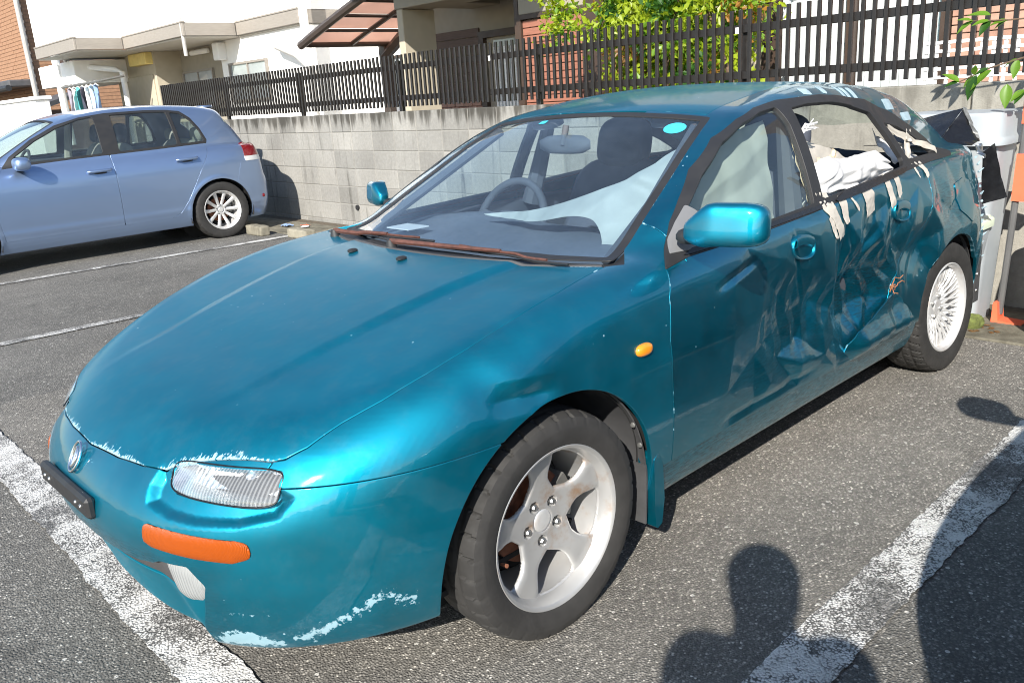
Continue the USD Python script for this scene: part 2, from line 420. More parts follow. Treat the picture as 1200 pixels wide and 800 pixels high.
def golf_fun(x, y, z):
    ay = np.abs(y)
    xf_ = np.maximum(x, 0)/.87; xr = np.maximum(-2.75-x, 0)/.575
    n = 3.6
    W = G_W(x)
    g = (xf_**n + (ay/W)**n + xr**n)**(1/n)
    w = sstep(xf_, .55, .98); wr = sstep(xr, .6, 1.0)
    inset = G_IN_SIDE(z)*(1-w)*(1-wr) + G_IN_FRONT(z)*w + G_IN_REAR(z)*wr
    fs = (g-1)*.87 + inset
    fs = fs - .006*np.exp(-((z-.36)/.03)**2)*(1-w)*(1-wr)
    top = G_TOP(x) - G_CROWN(x)*(ay/.8)**2.3
    k = .10 + .04*sstep(x, -.2, .4) - .04*sstep(-x, .3, 1.0)
    low = smax(fs, z-top, k)
    bow = .13*(sstep(x, -2.0, -1.3)*1.0 - sstep(-x, 2.5, 2.9)*.7)*(ay/.66)**2
    s = (z-.95)/.4
    roof = G_ROOF(x+bow) + .015 - .035*(ay/.6)**2*sstep(-x, .9, 1.5)
    side = ay - (.80 - .095*s - .075*s*np.abs(s) + G_GW(x))
    gh = smax(smax(z-roof, side, .09), .88-z, .05)
    body = smin(low, gh, .035)
    # flared arch lips
    for ax_ in (0.0, -2.575):
        r = np.sqrt((x-ax_)**2 + (z-.30)**2)
        body = body - .010*np.exp(-((r-.365)/.03)**2)*sstep(z, .15, .3)*sstep(ay, .6, .75)
    return smax(body, .17-z, .02)
# ---------------------------------------------------------------- materials
M = {}
class G:
    """A small node graph: G()('noise_texture', scale=8) returns a name; '@name.out' links."""
    def __init__(self): self.n, self.l, self.k = {}, [], 0
    def __call__(self, kind, **inp):
        self.k += 1; name = f'{kind}_{self.k}'; vals = {}
        for k, v in inp.items():
            if isinstance(v, str) and v.startswith('@'): self.l.append((v[1:], f'{name}.{k}'))
            else: vals[k] = v
        self.n[name] = (kind, vals); return '@' + name
    def done(self, name, surface):
        M[name] = usdkit.material(stage, '/World/Looks/' + name, self.n, self.l, surface=surface.lstrip('@')); return M[name]
    def pos(self): return self('texture_coordinate') + '.object'
    def world(self): return self('geometry') + '.position'
    def stretch(self, v, s): return self('mapping', vector=v, scale=s) + '.vector'
    def noise(self, v, scale, detail=4, rough=.55, dist=0): return self('noise_texture', vector=v, scale=scale, detail=detail, roughness=rough, distortion=dist) + '.fac'
    def ramp(self, fac, stops): return self('rgb_ramp', fac=fac, ramp=stops) + '.color'
    def step(self, v, a, b, lo=0.0, hi=1.0): return self('map_range', value=v, from_min=a, from_max=b, to_min=lo, to_max=hi, clamp=True, range_type='smoothstep') + '.result'
    def mix(self, f, a, b): return self('mix_color', fac=f, a=a, b=b) + '.result'
    def math(self, op, a, b=0.0): return self('math', math_type=op, value1=a, value2=b) + '.value'
    def bump(self, h, strength=.3, dist=.01): return self('bump', height=h, strength=strength, distance=dist) + '.normal'

def simple(name, col, rough=.5, metal=0.0, var=0.12, scale=6.0, bump=0.0, bscale=60.0, coat=0.0, spec=.5, stretch=(1, 1, 1), **kw):
    g = G(); p = g.stretch(g.pos(), stretch)
    n = g.noise(p, scale)
    c = np.array(col, float)
    cc = g.ramp(n, [(.25, tuple(c*(1-var))), (.75, tuple(np.minimum(c*(1+var), 1)))])
    inp = dict(base_color=cc, metallic=metal, coat_weight=coat, specular_ior_level=spec)
    inp['roughness'] = g.step(g.noise(p, scale*2.3), .3, .7, max(rough-.08, .02), min(rough+.08, 1))
    if bump: inp['normal'] = g.bump(g.noise(p, bscale, 5), bump, .004)
    inp.update(kw)
    return g.done(name, g('principled_bsdf', **inp) + '.BSDF')

def asphalt(name, tone, brown=0.0):
    g = G(); p = g.world()
    big = g.noise(p, .55, 5, .6); mid = g.noise(p, 5, 4); spot = g.noise(p, 1.3, 6, .7)
    v = g('voronoi_texture', vector=p, scale=150.0, randomness=1.0); v2 = g('voronoi_texture', vector=p, scale=44.0)
    cell = g('separate_color', color=v+'.color') + '.r'
    stone = g.ramp(cell, [(0, (.026, .026, .025)), (.35, (.054, .053, .051)), (.62, (.086, .084, .080)), (.87, (.13, .126, .119)), (.97, (.22, .213, .20)), (1, (.40, .39, .365))])
    gap = g.step(v+'.distance', .25, .75)
    c = g.mix(g.math('multiply', gap, .7), stone, (.030, .029, .027))
    c = g.mix(.32, c, g.ramp(mid, [(.3, (.058, .057, .054)), (.7, (.098, .095, .088))]))
    tint = np.array([1.0, .965, .91])*tone if brown else np.array([1, .985, .95])*tone
    c = g('mix', mix_type='multiply', fac=1.0, color1=c, color2=g.ramp(big, [(.3, tuple(tint*.78)), (.7, tuple(tint*1.22))])) + '.color'
    oil = g.math('multiply', g.step(spot, .60, .74), .55); c = g.mix(oil, c, (.035, .034, .032))
    pale = g.math('multiply', g.step(g.noise(p, 2.1, 6, .7), .60, .78), .35); c = g.mix(pale, c, (.24, .225, .195))
    cell2 = g('separate_color', color=v2+'.color') + '.g'
    fleck = g.math('multiply', g.math('greater_than', cell2, .962), g.math('less_than', v2+'.distance', .27))
    c = g.mix(fleck, c, (.46, .445, .41))
    h = g.math('subtract', g.math('multiply', cell, .6), g.math('multiply', gap, .9))
    return g.done(name, g('principled_bsdf', base_color=c, roughness=.82, specular_ior_level=.35, normal=g.bump(h, .65, .0045)) + '.BSDF')

def road_paint(name, wear):
    g = G(); p = g.world()
    v = g('voronoi_texture', vector=p, scale=150.0, randomness=1.0)
    cell = g('separate_color', color=v+'.color') + '.r'
    gap = g.step(v+'.distance', .25, .75)
    n = g.noise(p, 24, 6, .7); big = g.noise(p, 2.6, 5, .6)
    m = g.math('add', g.math('add', g.math('multiply', gap, .24), g.math('multiply', n, .75)), g.math('multiply', g.math('subtract', big, .5), 1.5))
    m = g.step(m, wear-.13, wear+.10)
    white = g.ramp(g.noise(p, 9, 5, .65), [(.3, (.44, .43, .405)), (.7, (.70, .695, .67))])
    dark = g.ramp(cell, [(0, (.045, .045, .043)), (.6, (.12, .117, .11)), (1, (.26, .25, .24))])
    c = g.mix(m, white, dark)
    h = g.math('subtract', g.math('multiply', cell, .6), g.math('multiply', gap, .9))
    return g.done(name, g('principled_bsdf', base_color=c, roughness=.7, normal=g.bump(h, .6, .0045)) + '.BSDF')

def paint(name, col, metal=.78, rough=.36, wear=0.0, strokes=False, scuff=False, scrape=False, chips=True, coat=.9, crough=.06, dust=.06, fleck=True, vary=.07):
    g = G(); p = g.pos()
    fl = g('voronoi_texture', vector=p, scale=900.0); c0 = np.array(col, float)
    c = g.ramp(g.noise(p, 2.2, 3), [(.3, tuple(c0*(1-vary))), (.7, tuple(c0*(1+vary)))])
    r = g.step(g.noise(p, 9, 5), .3, .7, rough-.4*vary, rough+.6*vary)
    chalk = (.24, .40, .47)
    mask = None
    if wear:
        d = g('attribute', attribute='edge') + '.fac'
        q = g.stretch(p, (14, 60, 30)) if strokes else p
        nz = g.noise(q, 3.0 if strokes else 34.0, 4, .6); patch = g.noise(p, 5.0, 3)
        lim = g.math('subtract', g.math('multiply', g.math('multiply', g.step(nz, .35, .75), g.step(patch, .42, .62)), wear), .0004)
        mask = g.step(g.math('subtract', lim, d), .0, .002)
    if chips:
        v = g('voronoi_texture', vector=p, scale=46.0); cc = g('separate_color', color=v+'.color') + '.r'
        spot = g.math('multiply', g.math('greater_than', cc, .93), g.math('less_than', v+'.distance', g.math('multiply', cc, .13)))
        spot = g.math('multiply', spot, g.step(g.noise(p, 3.1, 2), .45, .6))
        mask = g.math('maximum', mask, spot) if mask else spot
    if scrape:
        sa = g('attribute', attribute='scrape') + '.fac'; nz = g.noise(p, 62, 6, .72)
        m2 = g.step(g.math('add', sa, g.math('multiply', g.math('subtract', nz, .62), .085)), -.001, .0012)
        mask = g.math('maximum', mask, m2) if mask else m2
    if scuff:
        s = g('attribute', attribute='scuff') + '.fac'
        q = g.stretch(p, (3, 3, 16)); nz = g.noise(q, 9, 6, .7)
        grime = g.math('multiply', s, g.step(nz, .40, .62))
        c = g.mix(g.math('multiply', grime, .8), c, (.012, .014, .015))
        r = g.math('add', r, g.math('multiply', grime, .22))
        q2 = g('vector_rotate', rotate_type='y_axis', vector=p, angle=.55) + '.vector'
        sc = g.noise(g.stretch(q2, (4, 4, 130)), 2.2, 3, .6)
        line = g.math('multiply', g.step(sc, .70, .73), g.math('multiply', s, g.step(g.noise(p, 11, 3), .5, .65)))
        line = g.math('multiply', line, .7)
        mask = g.math('maximum', mask, line) if mask else line
    if mask:
        c = g.mix(mask, c, chalk); mt = g.math('multiply', g.math('subtract', 1.0, mask), metal); r = g.math('add', r, g.math('multiply', mask, .25))
    else: mt = metal
    dn = g.step(g.noise(p, 16, 6, .65), .42, .75)
    c = g.mix(g.math('multiply', dn, dust), c, (.32, .31, .28))
    tiny = g.bump(g.noise(p, 420, 2), .018, .002)
    return g.done(name, g('principled_bsdf', base_color=c, metallic=mt, roughness=r, coat_weight=coat, coat_roughness=crough, coat_ior=1.5, normal=tiny) + '.BSDF')

def glass(name, tint, refl=1.0, rough=.01, dirt_haze=.02):
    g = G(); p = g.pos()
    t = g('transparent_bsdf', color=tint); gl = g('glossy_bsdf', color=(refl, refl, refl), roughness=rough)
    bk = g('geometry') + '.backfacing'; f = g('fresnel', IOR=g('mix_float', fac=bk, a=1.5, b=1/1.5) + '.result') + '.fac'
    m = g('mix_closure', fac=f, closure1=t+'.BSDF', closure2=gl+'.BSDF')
    d = g('diffuse_bsdf', color=(.40, .49, .60))  # thin dirt film, its blue painted in to stand for reflected sky
    dn = g.step(g.noise(p, 7, 5, .6), .3, .85, dirt_haze*.55, dirt_haze*1.1)
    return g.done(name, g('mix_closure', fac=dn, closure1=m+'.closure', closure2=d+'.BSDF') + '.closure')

def fluted(name, col, axis_scale, metal=0.0, trans=False):
    g = G(); p = g.stretch(g.pos(), axis_scale)
    w = g('wave_texture', vector=p, scale=1.0, bands_direction='y', profile='sine') + '.fac'
    nm = g.bump(w, .5, .004)
    if trans:
        t = g('transparent_bsdf', color=col); gl = g('glossy_bsdf', color=(1, 1, 1), roughness=.04)
        bk = g('geometry') + '.backfacing'; f = g('fresnel', IOR=g('mix_float', fac=bk, a=1.5, b=1/1.5) + '.result') + '.fac'
        d = g('diffuse_bsdf', color=(.80, .82, .83)); a = g('mix_closure', fac=g.step(w, .25, .9, .07, .19), closure1=t+'.BSDF', closure2=d+'.BSDF')
        return g.done(name, g('mix_closure', fac=g.math('maximum', f, .07), closure1=a+'.closure', closure2=gl+'.BSDF') + '.closure')
    return g.done(name, g('principled_bsdf', base_color=col, metallic=metal, roughness=.30, normal=nm) + '.BSDF')

def leaf(name, col):
    g = G(); p = g.pos()
    r = g('geometry') + '.random_per_island'
    c0 = np.array(col)
    c = g.ramp(r, [(0, tuple(c0*.65)), (.5, tuple(c0)), (1, tuple(np.minimum(c0*[1.6, 1.25, 1.0], 1)))])
    d = g('principled_bsdf', base_color=c, roughness=.42); t = g('translucent_bsdf', color=g.mix(.4, c, tuple(np.minimum(c0*[2.2, 2.2, .8], 1))))
    return g.done(name, g('mix_closure', fac=.38, closure1=d+'.BSDF', closure2=t+'.BSDF') + '.closure')

def stained_wall(name, col, streak, z_dark, grain=.5):
    g = G(); p = g.world()
    z = g('separate_xyz', vector=p) + '.z'
    n = g.noise(p, 30, 6, .65); big = g.noise(p, 1.7, 5); st = g.noise(g.stretch(p, (4, 5, .55)), 2.0, 5, .6)
    c0 = np.array(col)
    c = g.ramp(n, [(.25, tuple(c0*.82)), (.75, tuple(c0*1.12))])
    c = g('mix', mix_type='multiply', fac=.8, color1=c, color2=g.ramp(big, [(.3, (.8, .79, .77)), (.7, (1.1, 1.1, 1.08))])) + '.color'
    top = g.step(z, z_dark-.22, z_dark)
    m = g.math('multiply', g.step(g.math('add', st, g.math('multiply', top, .22)), .56, .78), streak)
    c = g.mix(m, c, tuple(c0*[.28, .27, .25]))
    rnd = g('object_info') + '.random'
    c = g('mix', mix_type='multiply', fac=1.0, color1=c, color2=g.ramp(rnd, [(0, (.80, .80, .79)), (.5, (1.0, 1.0, .99)), (1, (1.12, 1.11, 1.09))])) + '.color'
    return g.done(name, g('principled_bsdf', base_color=c, roughness=.9, specular_ior_level=.25, normal=g.bump(g.noise(p, 140, 6, .7), grain, .004)) + '.BSDF')

TEAL = (.0022, .212, .312)
asphalt('asphalt', 2.0); asphalt('asphalt_bay', 2.45, 1.0)
road_paint('line_paint', .53); road_paint('line_paint_thin', .54)
stained_wall('block_face', (.262, .256, .243), 1.0, 1.25); stained_wall('wall_cast', (.33, .315, .28), .45, 1.25, .8)
stained_wall('concrete_strip', (.21, .195, .155), .5, .1, .9); stained_wall('stopper', (.27, .25, .20), .5, .2, .9); simple('mortar', (.23, .22, .20), .95)
simple('fence_paint', (.014, .012, .011), .42, var=.2)
paint('teal_dull', TEAL, .8, .55, dust=.05, chips=False, coat=.1); paint('teal_hood', TEAL, .92, .54, wear=.024, strokes=True, dust=.07, coat=.35, crough=.16)
paint('teal_panel', TEAL, .95, .52, dust=.04); paint('teal_plain', TEAL, .95, .46, dust=.04, chips=False)
paint('teal_bumper', TEAL, .95, .53, dust=.05, scuff=True, scrape=True)
paint('teal_door', TEAL, .97, .40, wear=.0035, scuff=True, dust=.05)
paint('teal_roof', TEAL, .92, .50, wear=.002, dust=.05, coat=.5, crough=.1)
simple('primer', (.28, .37, .41), .7, var=.2, scale=30); simple('bare_grey', (.30, .29, .27), .6)
simple('black_trim', (.018, .018, .019), .55, bump=.08); simple('black_gloss', (.008, .008, .009), .25); simple('inner_black', (.012, .012, .012), .85)
simple('liner', (.05, .05, .052), .75, bump=.2, bscale=30, var=.35); simple('sail_grey', (.15, .152, .156), .5)
simple('tyre_rubber', (.022, .021, .020), .72, var=.3, scale=20, bump=.12, bscale=90)
simple('tyre_worn', (.024, .023, .022), .8, var=.3, scale=16, bump=.15, bscale=120)
def alloy(name, col, brake=.25):
    g = G(); p = g.pos(); n = g.noise(p, 14, 5, .6); r_ = g('vector_math', math_type='length', vector1=g.stretch(p, (1, 0, 1))) + '.value'
    dirt_haze = g.math('multiply', g.step(n, .5, .8), g.step(r_, .12, .21)); c = g.mix(g.math('multiply', dirt_haze, brake), col, (.30, .17, .08))
    return g.done(name, g('principled_bsdf', base_color=c, metallic=.55, roughness=g.step(n, .3, .7, .40, .52), coat_weight=.25, coat_roughness=.2) + '.BSDF')
alloy('alloy', (.43, .43, .425), .9); alloy('alloy_bright', (.62, .62, .615), .4)
simple('rust', (.20, .075, .038), .85, var=.5, scale=24, bump=.3); simple('steel', (.45, .45, .44), .35, 1.0); simple('steel_dull', (.22, .22, .21), .6, .7)
glass('window_glass', (.82, .89, .86)); glass('tinted_glass', (.50, .58, .56), dirt_haze=.05); glass('windshield_glass', (.74, .86, .93), dirt_haze=.045); glass('lens_clear', (.93, .95, .95), dirt_haze=.05)
fluted('headlight_lens', (.95, .97, .97), (1, 42, 1), trans=True); fluted('reflector', (.95, .95, .95), (1, 26, 1), 1.0)
fluted('amber', (.34, .062, .003), (1, 130, 1)); fluted('fog_lens', (.27, .28, .28), (1, 45, 8)); simple('amber_light', (.75, .24, .015), .3, coat=.6, var=.08)
simple('white_lens', (.55, .56, .55), .25, coat=.5, var=.08, bump=.15, bscale=120)
simple('chrome_soft', (.85, .86, .87), .28, 1.0, var=.04); simple('chrome', (.75, .76, .77), .16, 1.0, var=.05); simple('interior', (.05, .056, .068), .75, var=.2, bump=.1, bscale=200); simple('interior_mid', (.075, .082, .095), .8, bump=.15, bscale=260)
simple('dash_top', (.085, .10, .125), .62, bump=.12, bscale=300); simple('seat_cloth', (.06, .068, .09), .92, bump=.3, bscale=240); simple('seat_beige', (.34, .33, .30), .9, bump=.2, bscale=200)
def sheet(name, col, tr=.3):
    g = G(); p = g.pos(); n = g.noise(p, 9, 5)
    c = g.ramp(n, [(.3, tuple(np.array(col)*.9)), (.7, tuple(np.minimum(np.array(col)*1.06, 1)))])
    d = g('principled_bsdf', base_color=c, roughness=.55, normal=g.bump(g.noise(p, 35, 5), .15, .006)); t = g('translucent_bsdf', color=c)
    return g.done(name, g('mix_closure', fac=tr, closure1=d+'.BSDF', closure2=t+'.BSDF') + '.closure')
sheet('plastic_sheet', (.43, .455, .43)); sheet('white_wrap', (.70, .69, .68), .15); sheet('tape', (.50, .46, .40), .05); sheet('foam_tan', (.60, .48, .33), .05)
simple('wiper_rust', (.085, .032, .022), .7, var=.4, scale=40); simple('wire', (.30, .12, .05), .6)
GOLF_BLUE = (.255, .35, .53)
paint('golf_paint', GOLF_BLUE, .85, .40, chips=False, dust=.0, vary=.012); paint('grey_paint', (.10, .10, .105), .6, .35, chips=False, dust=.03)
simple('red_lens', (.16, .005, .010), .15, coat=1.0); simple('sticker_cyan', (.05, .42, .55), .4, var=.3, scale=90)
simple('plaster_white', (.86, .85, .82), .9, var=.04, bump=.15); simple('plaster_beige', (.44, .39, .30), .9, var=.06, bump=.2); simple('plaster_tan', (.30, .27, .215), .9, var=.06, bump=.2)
simple('fascia', (.26, .235, .205), .6, var=.1, stretch=(1, 1, 6)); simple('soffit', (.55, .52, .46), .8, var=.05)
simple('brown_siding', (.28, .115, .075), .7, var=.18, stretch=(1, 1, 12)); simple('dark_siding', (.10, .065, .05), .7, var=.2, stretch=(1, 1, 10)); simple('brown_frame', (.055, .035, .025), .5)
simple('tile_pink', (.40, .235, .17), .75, var=.2, scale=14); simple('tile_pink_b', (.34, .19, .135), .75, var=.2, scale=14); simple('tile_orange', (.30, .165, .095), .75, var=.2, scale=9); simple('tile_joint', (.17, .14, .12), .9)
def poly(name, col):
    g = G(); t = g('transparent_bsdf', color=col); d = g('translucent_bsdf', color=tuple(np.array(col)*.9)); s = g('principled_bsdf', base_color=tuple(np.array(col)*.6), roughness=.35)
    a = g('mix_closure', fac=.55, closure1=t+'.BSDF', closure2=d+'.BSDF')
    return g.done(name, g('mix_closure', fac=.26, closure1=a+'.closure', closure2=s+'.BSDF') + '.closure')
poly('polycarbonate', (.82, .62, .54)); simple('carport_metal', (.055, .042, .036), .45)
simple('panel_white', (.52, .55, .55), .35, var=.05); simple('panel_edge', (.45, .58, .58), .4); simple('aluminium', (.55, .55, .54), .4, .8)
simple('bin_white', (.34, .37, .39), .45, var=.1, scale=3, bump=.05); simple('bin_green', (.55, .62, .48), .45); simple('moss', (.10, .12, .03), .95, var=.5, scale=40, bump=.6)
simple('orange_paint', (.75, .14, .065), .55); simple('post_grey', (.10, .10, .10), .5); simple('soil', (.10, .08, .055), .95, var=.5, scale=30, bump=.6)
simple('yellow_box', (.78, .62, .22), .6); simple('white_plastic', (.85, .85, .84), .45, var=.04); simple('pipe_grey', (.38, .37, .35), .5)
for i, c in enumerate([(.75, .75, .74), (.10, .45, .45), (.05, .055, .08), (.45, .62, .75), (.22, .33, .55), (.30, .28, .33), (.62, .45, .40)]): simple(f'cloth_{i}', c, .9, bump=.3)
leaf('leaf_yellow', (.42, .54, .03)); leaf('leaf_green', (.20, .38, .03)); leaf('leaf_deep', (.05, .15, .02)); leaf('leaf_orange', (.50, .24, .05)); leaf('leaf_dry', (.30, .16, .06))
simple('bark', (.10, .065, .04), .9, var=.4, scale=30, bump=.6); simple('skin', (.55, .33, .23), .5); simple('hair', (.012, .010, .009), .5); simple('shirt', (.06, .07, .10), .85, bump=.2); simple('trousers', (.10, .10, .11), .85); simple('phone_body', (.02, .02, .022), .3)
simple('roof_tile', (.07, .07, .075), .6, var=.2)
# ---------------------------------------------------------------- ground, markings, wall, fence
rng = np.random.default_rng(7)
def flat(lo, hi, z): return np.array([[lo[0], lo[1], z], [hi[0], lo[1], z], [hi[0], hi[1], z], [lo[0], hi[1], z]]), np.array([[0, 1, 2], [0, 2, 3]])
struct('ground', flat((-3.9, -120), (120, 120), 0.0), 'asphalt', False)
struct('bay_surface', flat((-3.16, -2.6), (.64, 1.30), .003), 'asphalt_bay', False)
struct('house_yard', flat((-120, -120), (-4.02, 120), .45), 'soil', False)
WALL_X = -3.90

def rough_line(a, b, w, name, mat, z, jag=.006, seed=1):
    a, b = np.array(a, float), np.array(b, float); L = np.linalg.norm(b-a); t = (b-a)/L; n = np.array([-t[1], t[0]])
    m = int(L/.012)+2; s = np.linspace(0, 1, m); r = np.random.default_rng(seed)
    def edge():
        e = r.normal(0, 1, m); e = np.convolve(np.r_[e, e], [.25, .5, .25], 'same')[:m]; lo = np.interp(s*L, np.arange(0, L+.3, .12), r.normal(0, .5, len(np.arange(0, L+.3, .12))))
        return (e*.55 + lo)*jag
    P = np.zeros((m, 2, 3)); c = a + s[:, None]*(b-a)
    P[:, 0, :2] = c - n*(w/2 + edge()[:, None]); P[:, 1, :2] = c + n*(w/2 + edge()[:, None]); P[:, :, 2] = z
    V, F = grid_mesh(P); struct(name, (V, F[:, ::-1]), mat, False)
rough_line((.72, -11), (.72, 6.0), .145, 'road_marking', 'line_paint', .007, seed=2)
rough_line((.62, 1.345), (-3.1, 1.335), .155, 'road_marking', 'line_paint', .007, seed=3)
rough_line((.62, -3.98), (-3.1, -3.86), .10, 'road_marking', 'line_paint_thin', .007, .004, 4)
rough_line((.62, -6.44), (-3.14, -6.23), .11, 'road_marking', 'line_paint_thin', .007, .004, 5)
rough_line((.62, -9.1), (-3.14, -8.95), .11, 'road_marking', 'line_paint_thin', .007, .004, 6)
rough_line((2.6, -2.6), (.80, -2.45), .09, 'road_marking', 'line_paint_thin', .007, .006, 7)

# concrete gutter strip in front of the wall, in slabs
gut = []
for k in range(22):
    y0 = -11 + k*.6
    struct('gutter_slab', box((-3.74, y0+.004, -.05), (-3.17 + rng.normal(0, .004), y0+.596, .012 + rng.normal(0, .002)), .006), 'concrete_strip')
struct('soil_strip', flat((-3.895, -11), (-3.735, 2.2), .006), 'soil', False)

wall = thing('block_wall', 'grey stack-bond concrete block wall below the black fence, streaked with dark stains', 'wall')
obj('mortar_core', box((WALL_X-.14, -12.0, -.1), (WALL_X-.006, -.60, 1.243)), 'mortar', wall)
y = -12.0; ncol = 28
for c in range(ncol+1):
    for r in range(7):
        y0 = -12.0 + c*.4 + .004; y1 = min(-12.0 + (c+1)*.4 - .004, -.603); z0 = .05 + (r-1)*.2 + .004; z1 = .05 + r*.2 - .004
        if y1 - y0 < .05: continue
        dx = rng.normal(0, .0016)
        obj('block', box((WALL_X-.12, y0, max(z0, -.08)), (WALL_X+dx, y1, z1), .005), 'block_face', wall, 20)
cw = thing('cast_wall', 'plain cast concrete end of the wall behind the white bins, with one vertical joint', 'wall')
for a, b in ((-.597, .366), (.374, 2.6)):
    obj('panel', box((WALL_X-.15, a, -.1), (WALL_X+.004, b, 1.252), .008), 'wall_cast', cw, 20)
pipe = MB(); pipe.tube([(WALL_X-.02, -6.03, .22), (WALL_X+.015, -6.03, .22)], .03, 14)
obj('weep_pipe', pipe, 'black_trim', wall)

fence = thing('slat_fence', 'black metal fence of upright slats standing on the block wall', 'fence')
FX = WALL_X - .07; FY0, FY1 = -11.2, 1.9
for z in (1.375, 1.675):
    obj('rail', box((FX-.012, FY0, z-.026), (FX+.012, FY1, z+.026), .003), 'fence_paint', fence)
k = 0; yy = FY0 + .02
while yy < FY1:
    obj('slat', box((FX+.012, yy-.0118, 1.29), (FX+.034, yy+.0118, 1.795+rng.normal(0, .001)), .002), 'fence_paint', fence); yy += .0702; k += 1
for yp in (-11.17, -9.14, -7.14, -5.14, -3.14, -1.14, .86):
    po = obj('post', box((FX-.052, yp-.028, 1.2), (FX-.0125, yp+.028, 1.74), .004), 'fence_paint', fence)
for yp in (-3.68, -1.16):
    obj('white_tag', box((FX+.035, yp-.012, 1.645), (FX+.038, yp+.012, 1.685)), 'white_plastic', fence)

# wheel stops
def stop(loc, size, label):
    t = thing('wheel_stop', label, 'wheel stop', loc)
    m = trimesh.creation.box(size); m = m.subdivide().subdivide().subdivide(); v = np.array(m.vertices)
    h = np.array(size)/2; q = np.maximum(np.abs(v)-(h-.018), 0); l = np.linalg.norm(q, axis=1, keepdims=True)
    v = np.where(l > .018, np.sign(v)*(np.minimum(np.abs(v), h-.018) + q/np.maximum(l, 1e-9)*.018), v)
    v += (meshkit.noise(v*22 + np.array(loc)*3)[:, None]-.5)*.008; v[:, 2] += h[2]
    obj('block', (v, m.faces), 'stopper', t)
stop((-2.99, -6.72, 0), (.12, .36, .11), 'mossy concrete wheel stop block behind the blue hatchback rear tyre')
stop((-3.12, -5.98, 0), (.13, .40, .10), 'low concrete wheel stop block beside the end of the white bay line')
st = thing('wheel_stop', 'concrete wheel stop block in shadow on the far side behind the blue hatchback', 'wheel stop', (-2.99, -8.35, 0))
obj('block', box((-.06, -.18, 0), (.06, .18, .11), .015), 'stopper', st)
# litter by the wall
for i, (x, y, s, m, lb) in enumerate([(-3.45, -6.9, .05, 'cloth_4', 'small blue scrap of litter by the wall foot behind the hatchback'), (-3.55, -6.65, .04, 'orange_paint', 'small red scrap of litter at the wall foot'), (-3.5, -6.55, .035, 'white_plastic', 'small pale scrap of litter on the gutter slab')]):
    v, f = grid_mesh(np.stack(np.meshgrid(np.linspace(-s, s, 8), np.linspace(-s*1.6, s*1.6, 8), [0], indexing='ij'), -1)[:, :, 0])
    v[:, 2] = .02 + .02*meshkit.noise(v*60 + i*9); v[:, :2] += [x, y]
    obj('litter', (v, f), m, label=lb, cat='litter')
# ---------------------------------------------------------------- houses beyond the fence
def window(parent, y0, y1, z0, z1, x, frame='fascia', cols=2):
    """A sliding window in a wall that faces +x."""
    m = MB(); t = .05
    m.box((x, y0, z0), (x+.06, y1, z0+t)).box((x, y0, z1-t), (x+.06, y1, z1)).box((x, y0, z0+t), (x+.06, y0+t, z1-t)).box((x, y1-t, z0+t), (x+.06, y1, z1-t))
    for c in range(1, cols):
        yc = y0 + (y1-y0)*c/cols; m.box((x, yc-.025, z0+t), (x+.05, yc+.025, z1-t))
    w = obj('window', m, frame, parent)
    for c in range(cols):
        a, b = y0 + (y1-y0)*c/cols + (.05 if c == 0 else .025), y0 + (y1-y0)*(c+1)/cols - (.05 if c == cols-1 else .025)
        obj('pane', box((x+.012, a, z0+t), (x+.022, b, z1-t)), 'house_glass', w)
simple('house_glass', (.30, .33, .34), .08, coat=1.0, var=.3, scale=1.2)
simple('dark_room', (.02, .02, .02), .9)

wh = thing('white_house', 'two storey white rendered house with stepped grey balcony fascias at left', 'house')
# balcony slabs step back to the right: (x of the front face, y from, y to)
ST = [(-5.85, -24.2, -20.9), (-7.03, -20.9, -17.2), (-8.30, -17.2, -14.35), (-9.55, -14.35, -9.0)]
for i, (x, a, b) in enumerate(ST):
    nx = ST[i+1][0] if i+1 < len(ST) else x-1.5
    obj('upper_wall', box((x-4.0-(.4*i), a, 3.30), (x-.05, b-.002*(i == 3), 7.0)), 'plaster_white', wh, False)
    e = b + (0 if i == 3 else .0)
    obj('fascia', box((x-.06, a+.06*(i > 0)*0, 3.02), (x, b, 3.296), .01), 'fascia', wh, 20)
    if i < 3: obj('fascia', box((nx+.002, b-.06, 3.022), (x-.062, b-.002, 3.294), .01), 'fascia', wh, 20)
    obj('soffit', box((x-3.0, a, 2.99), (x-.062, b-.064, 3.018)), 'soffit', wh, False)
    cap = MB(); cap.box((x-.07, a, 3.298), (x+.012, b+.01, 3.33)); obj('coping', cap, 'fascia', wh, False)
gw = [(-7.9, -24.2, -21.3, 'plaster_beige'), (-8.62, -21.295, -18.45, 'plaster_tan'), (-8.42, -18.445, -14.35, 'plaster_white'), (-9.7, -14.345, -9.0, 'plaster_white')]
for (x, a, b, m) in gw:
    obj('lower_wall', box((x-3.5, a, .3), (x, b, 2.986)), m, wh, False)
window(wh, -18.0, -16.1, 1.55, 2.45, -8.415); window(wh, -21.2, -19.35, 1.5, 2.44, -8.615)
window(wh, -13.2, -11.4, 1.5, 2.25, -9.695, 'brown_frame')
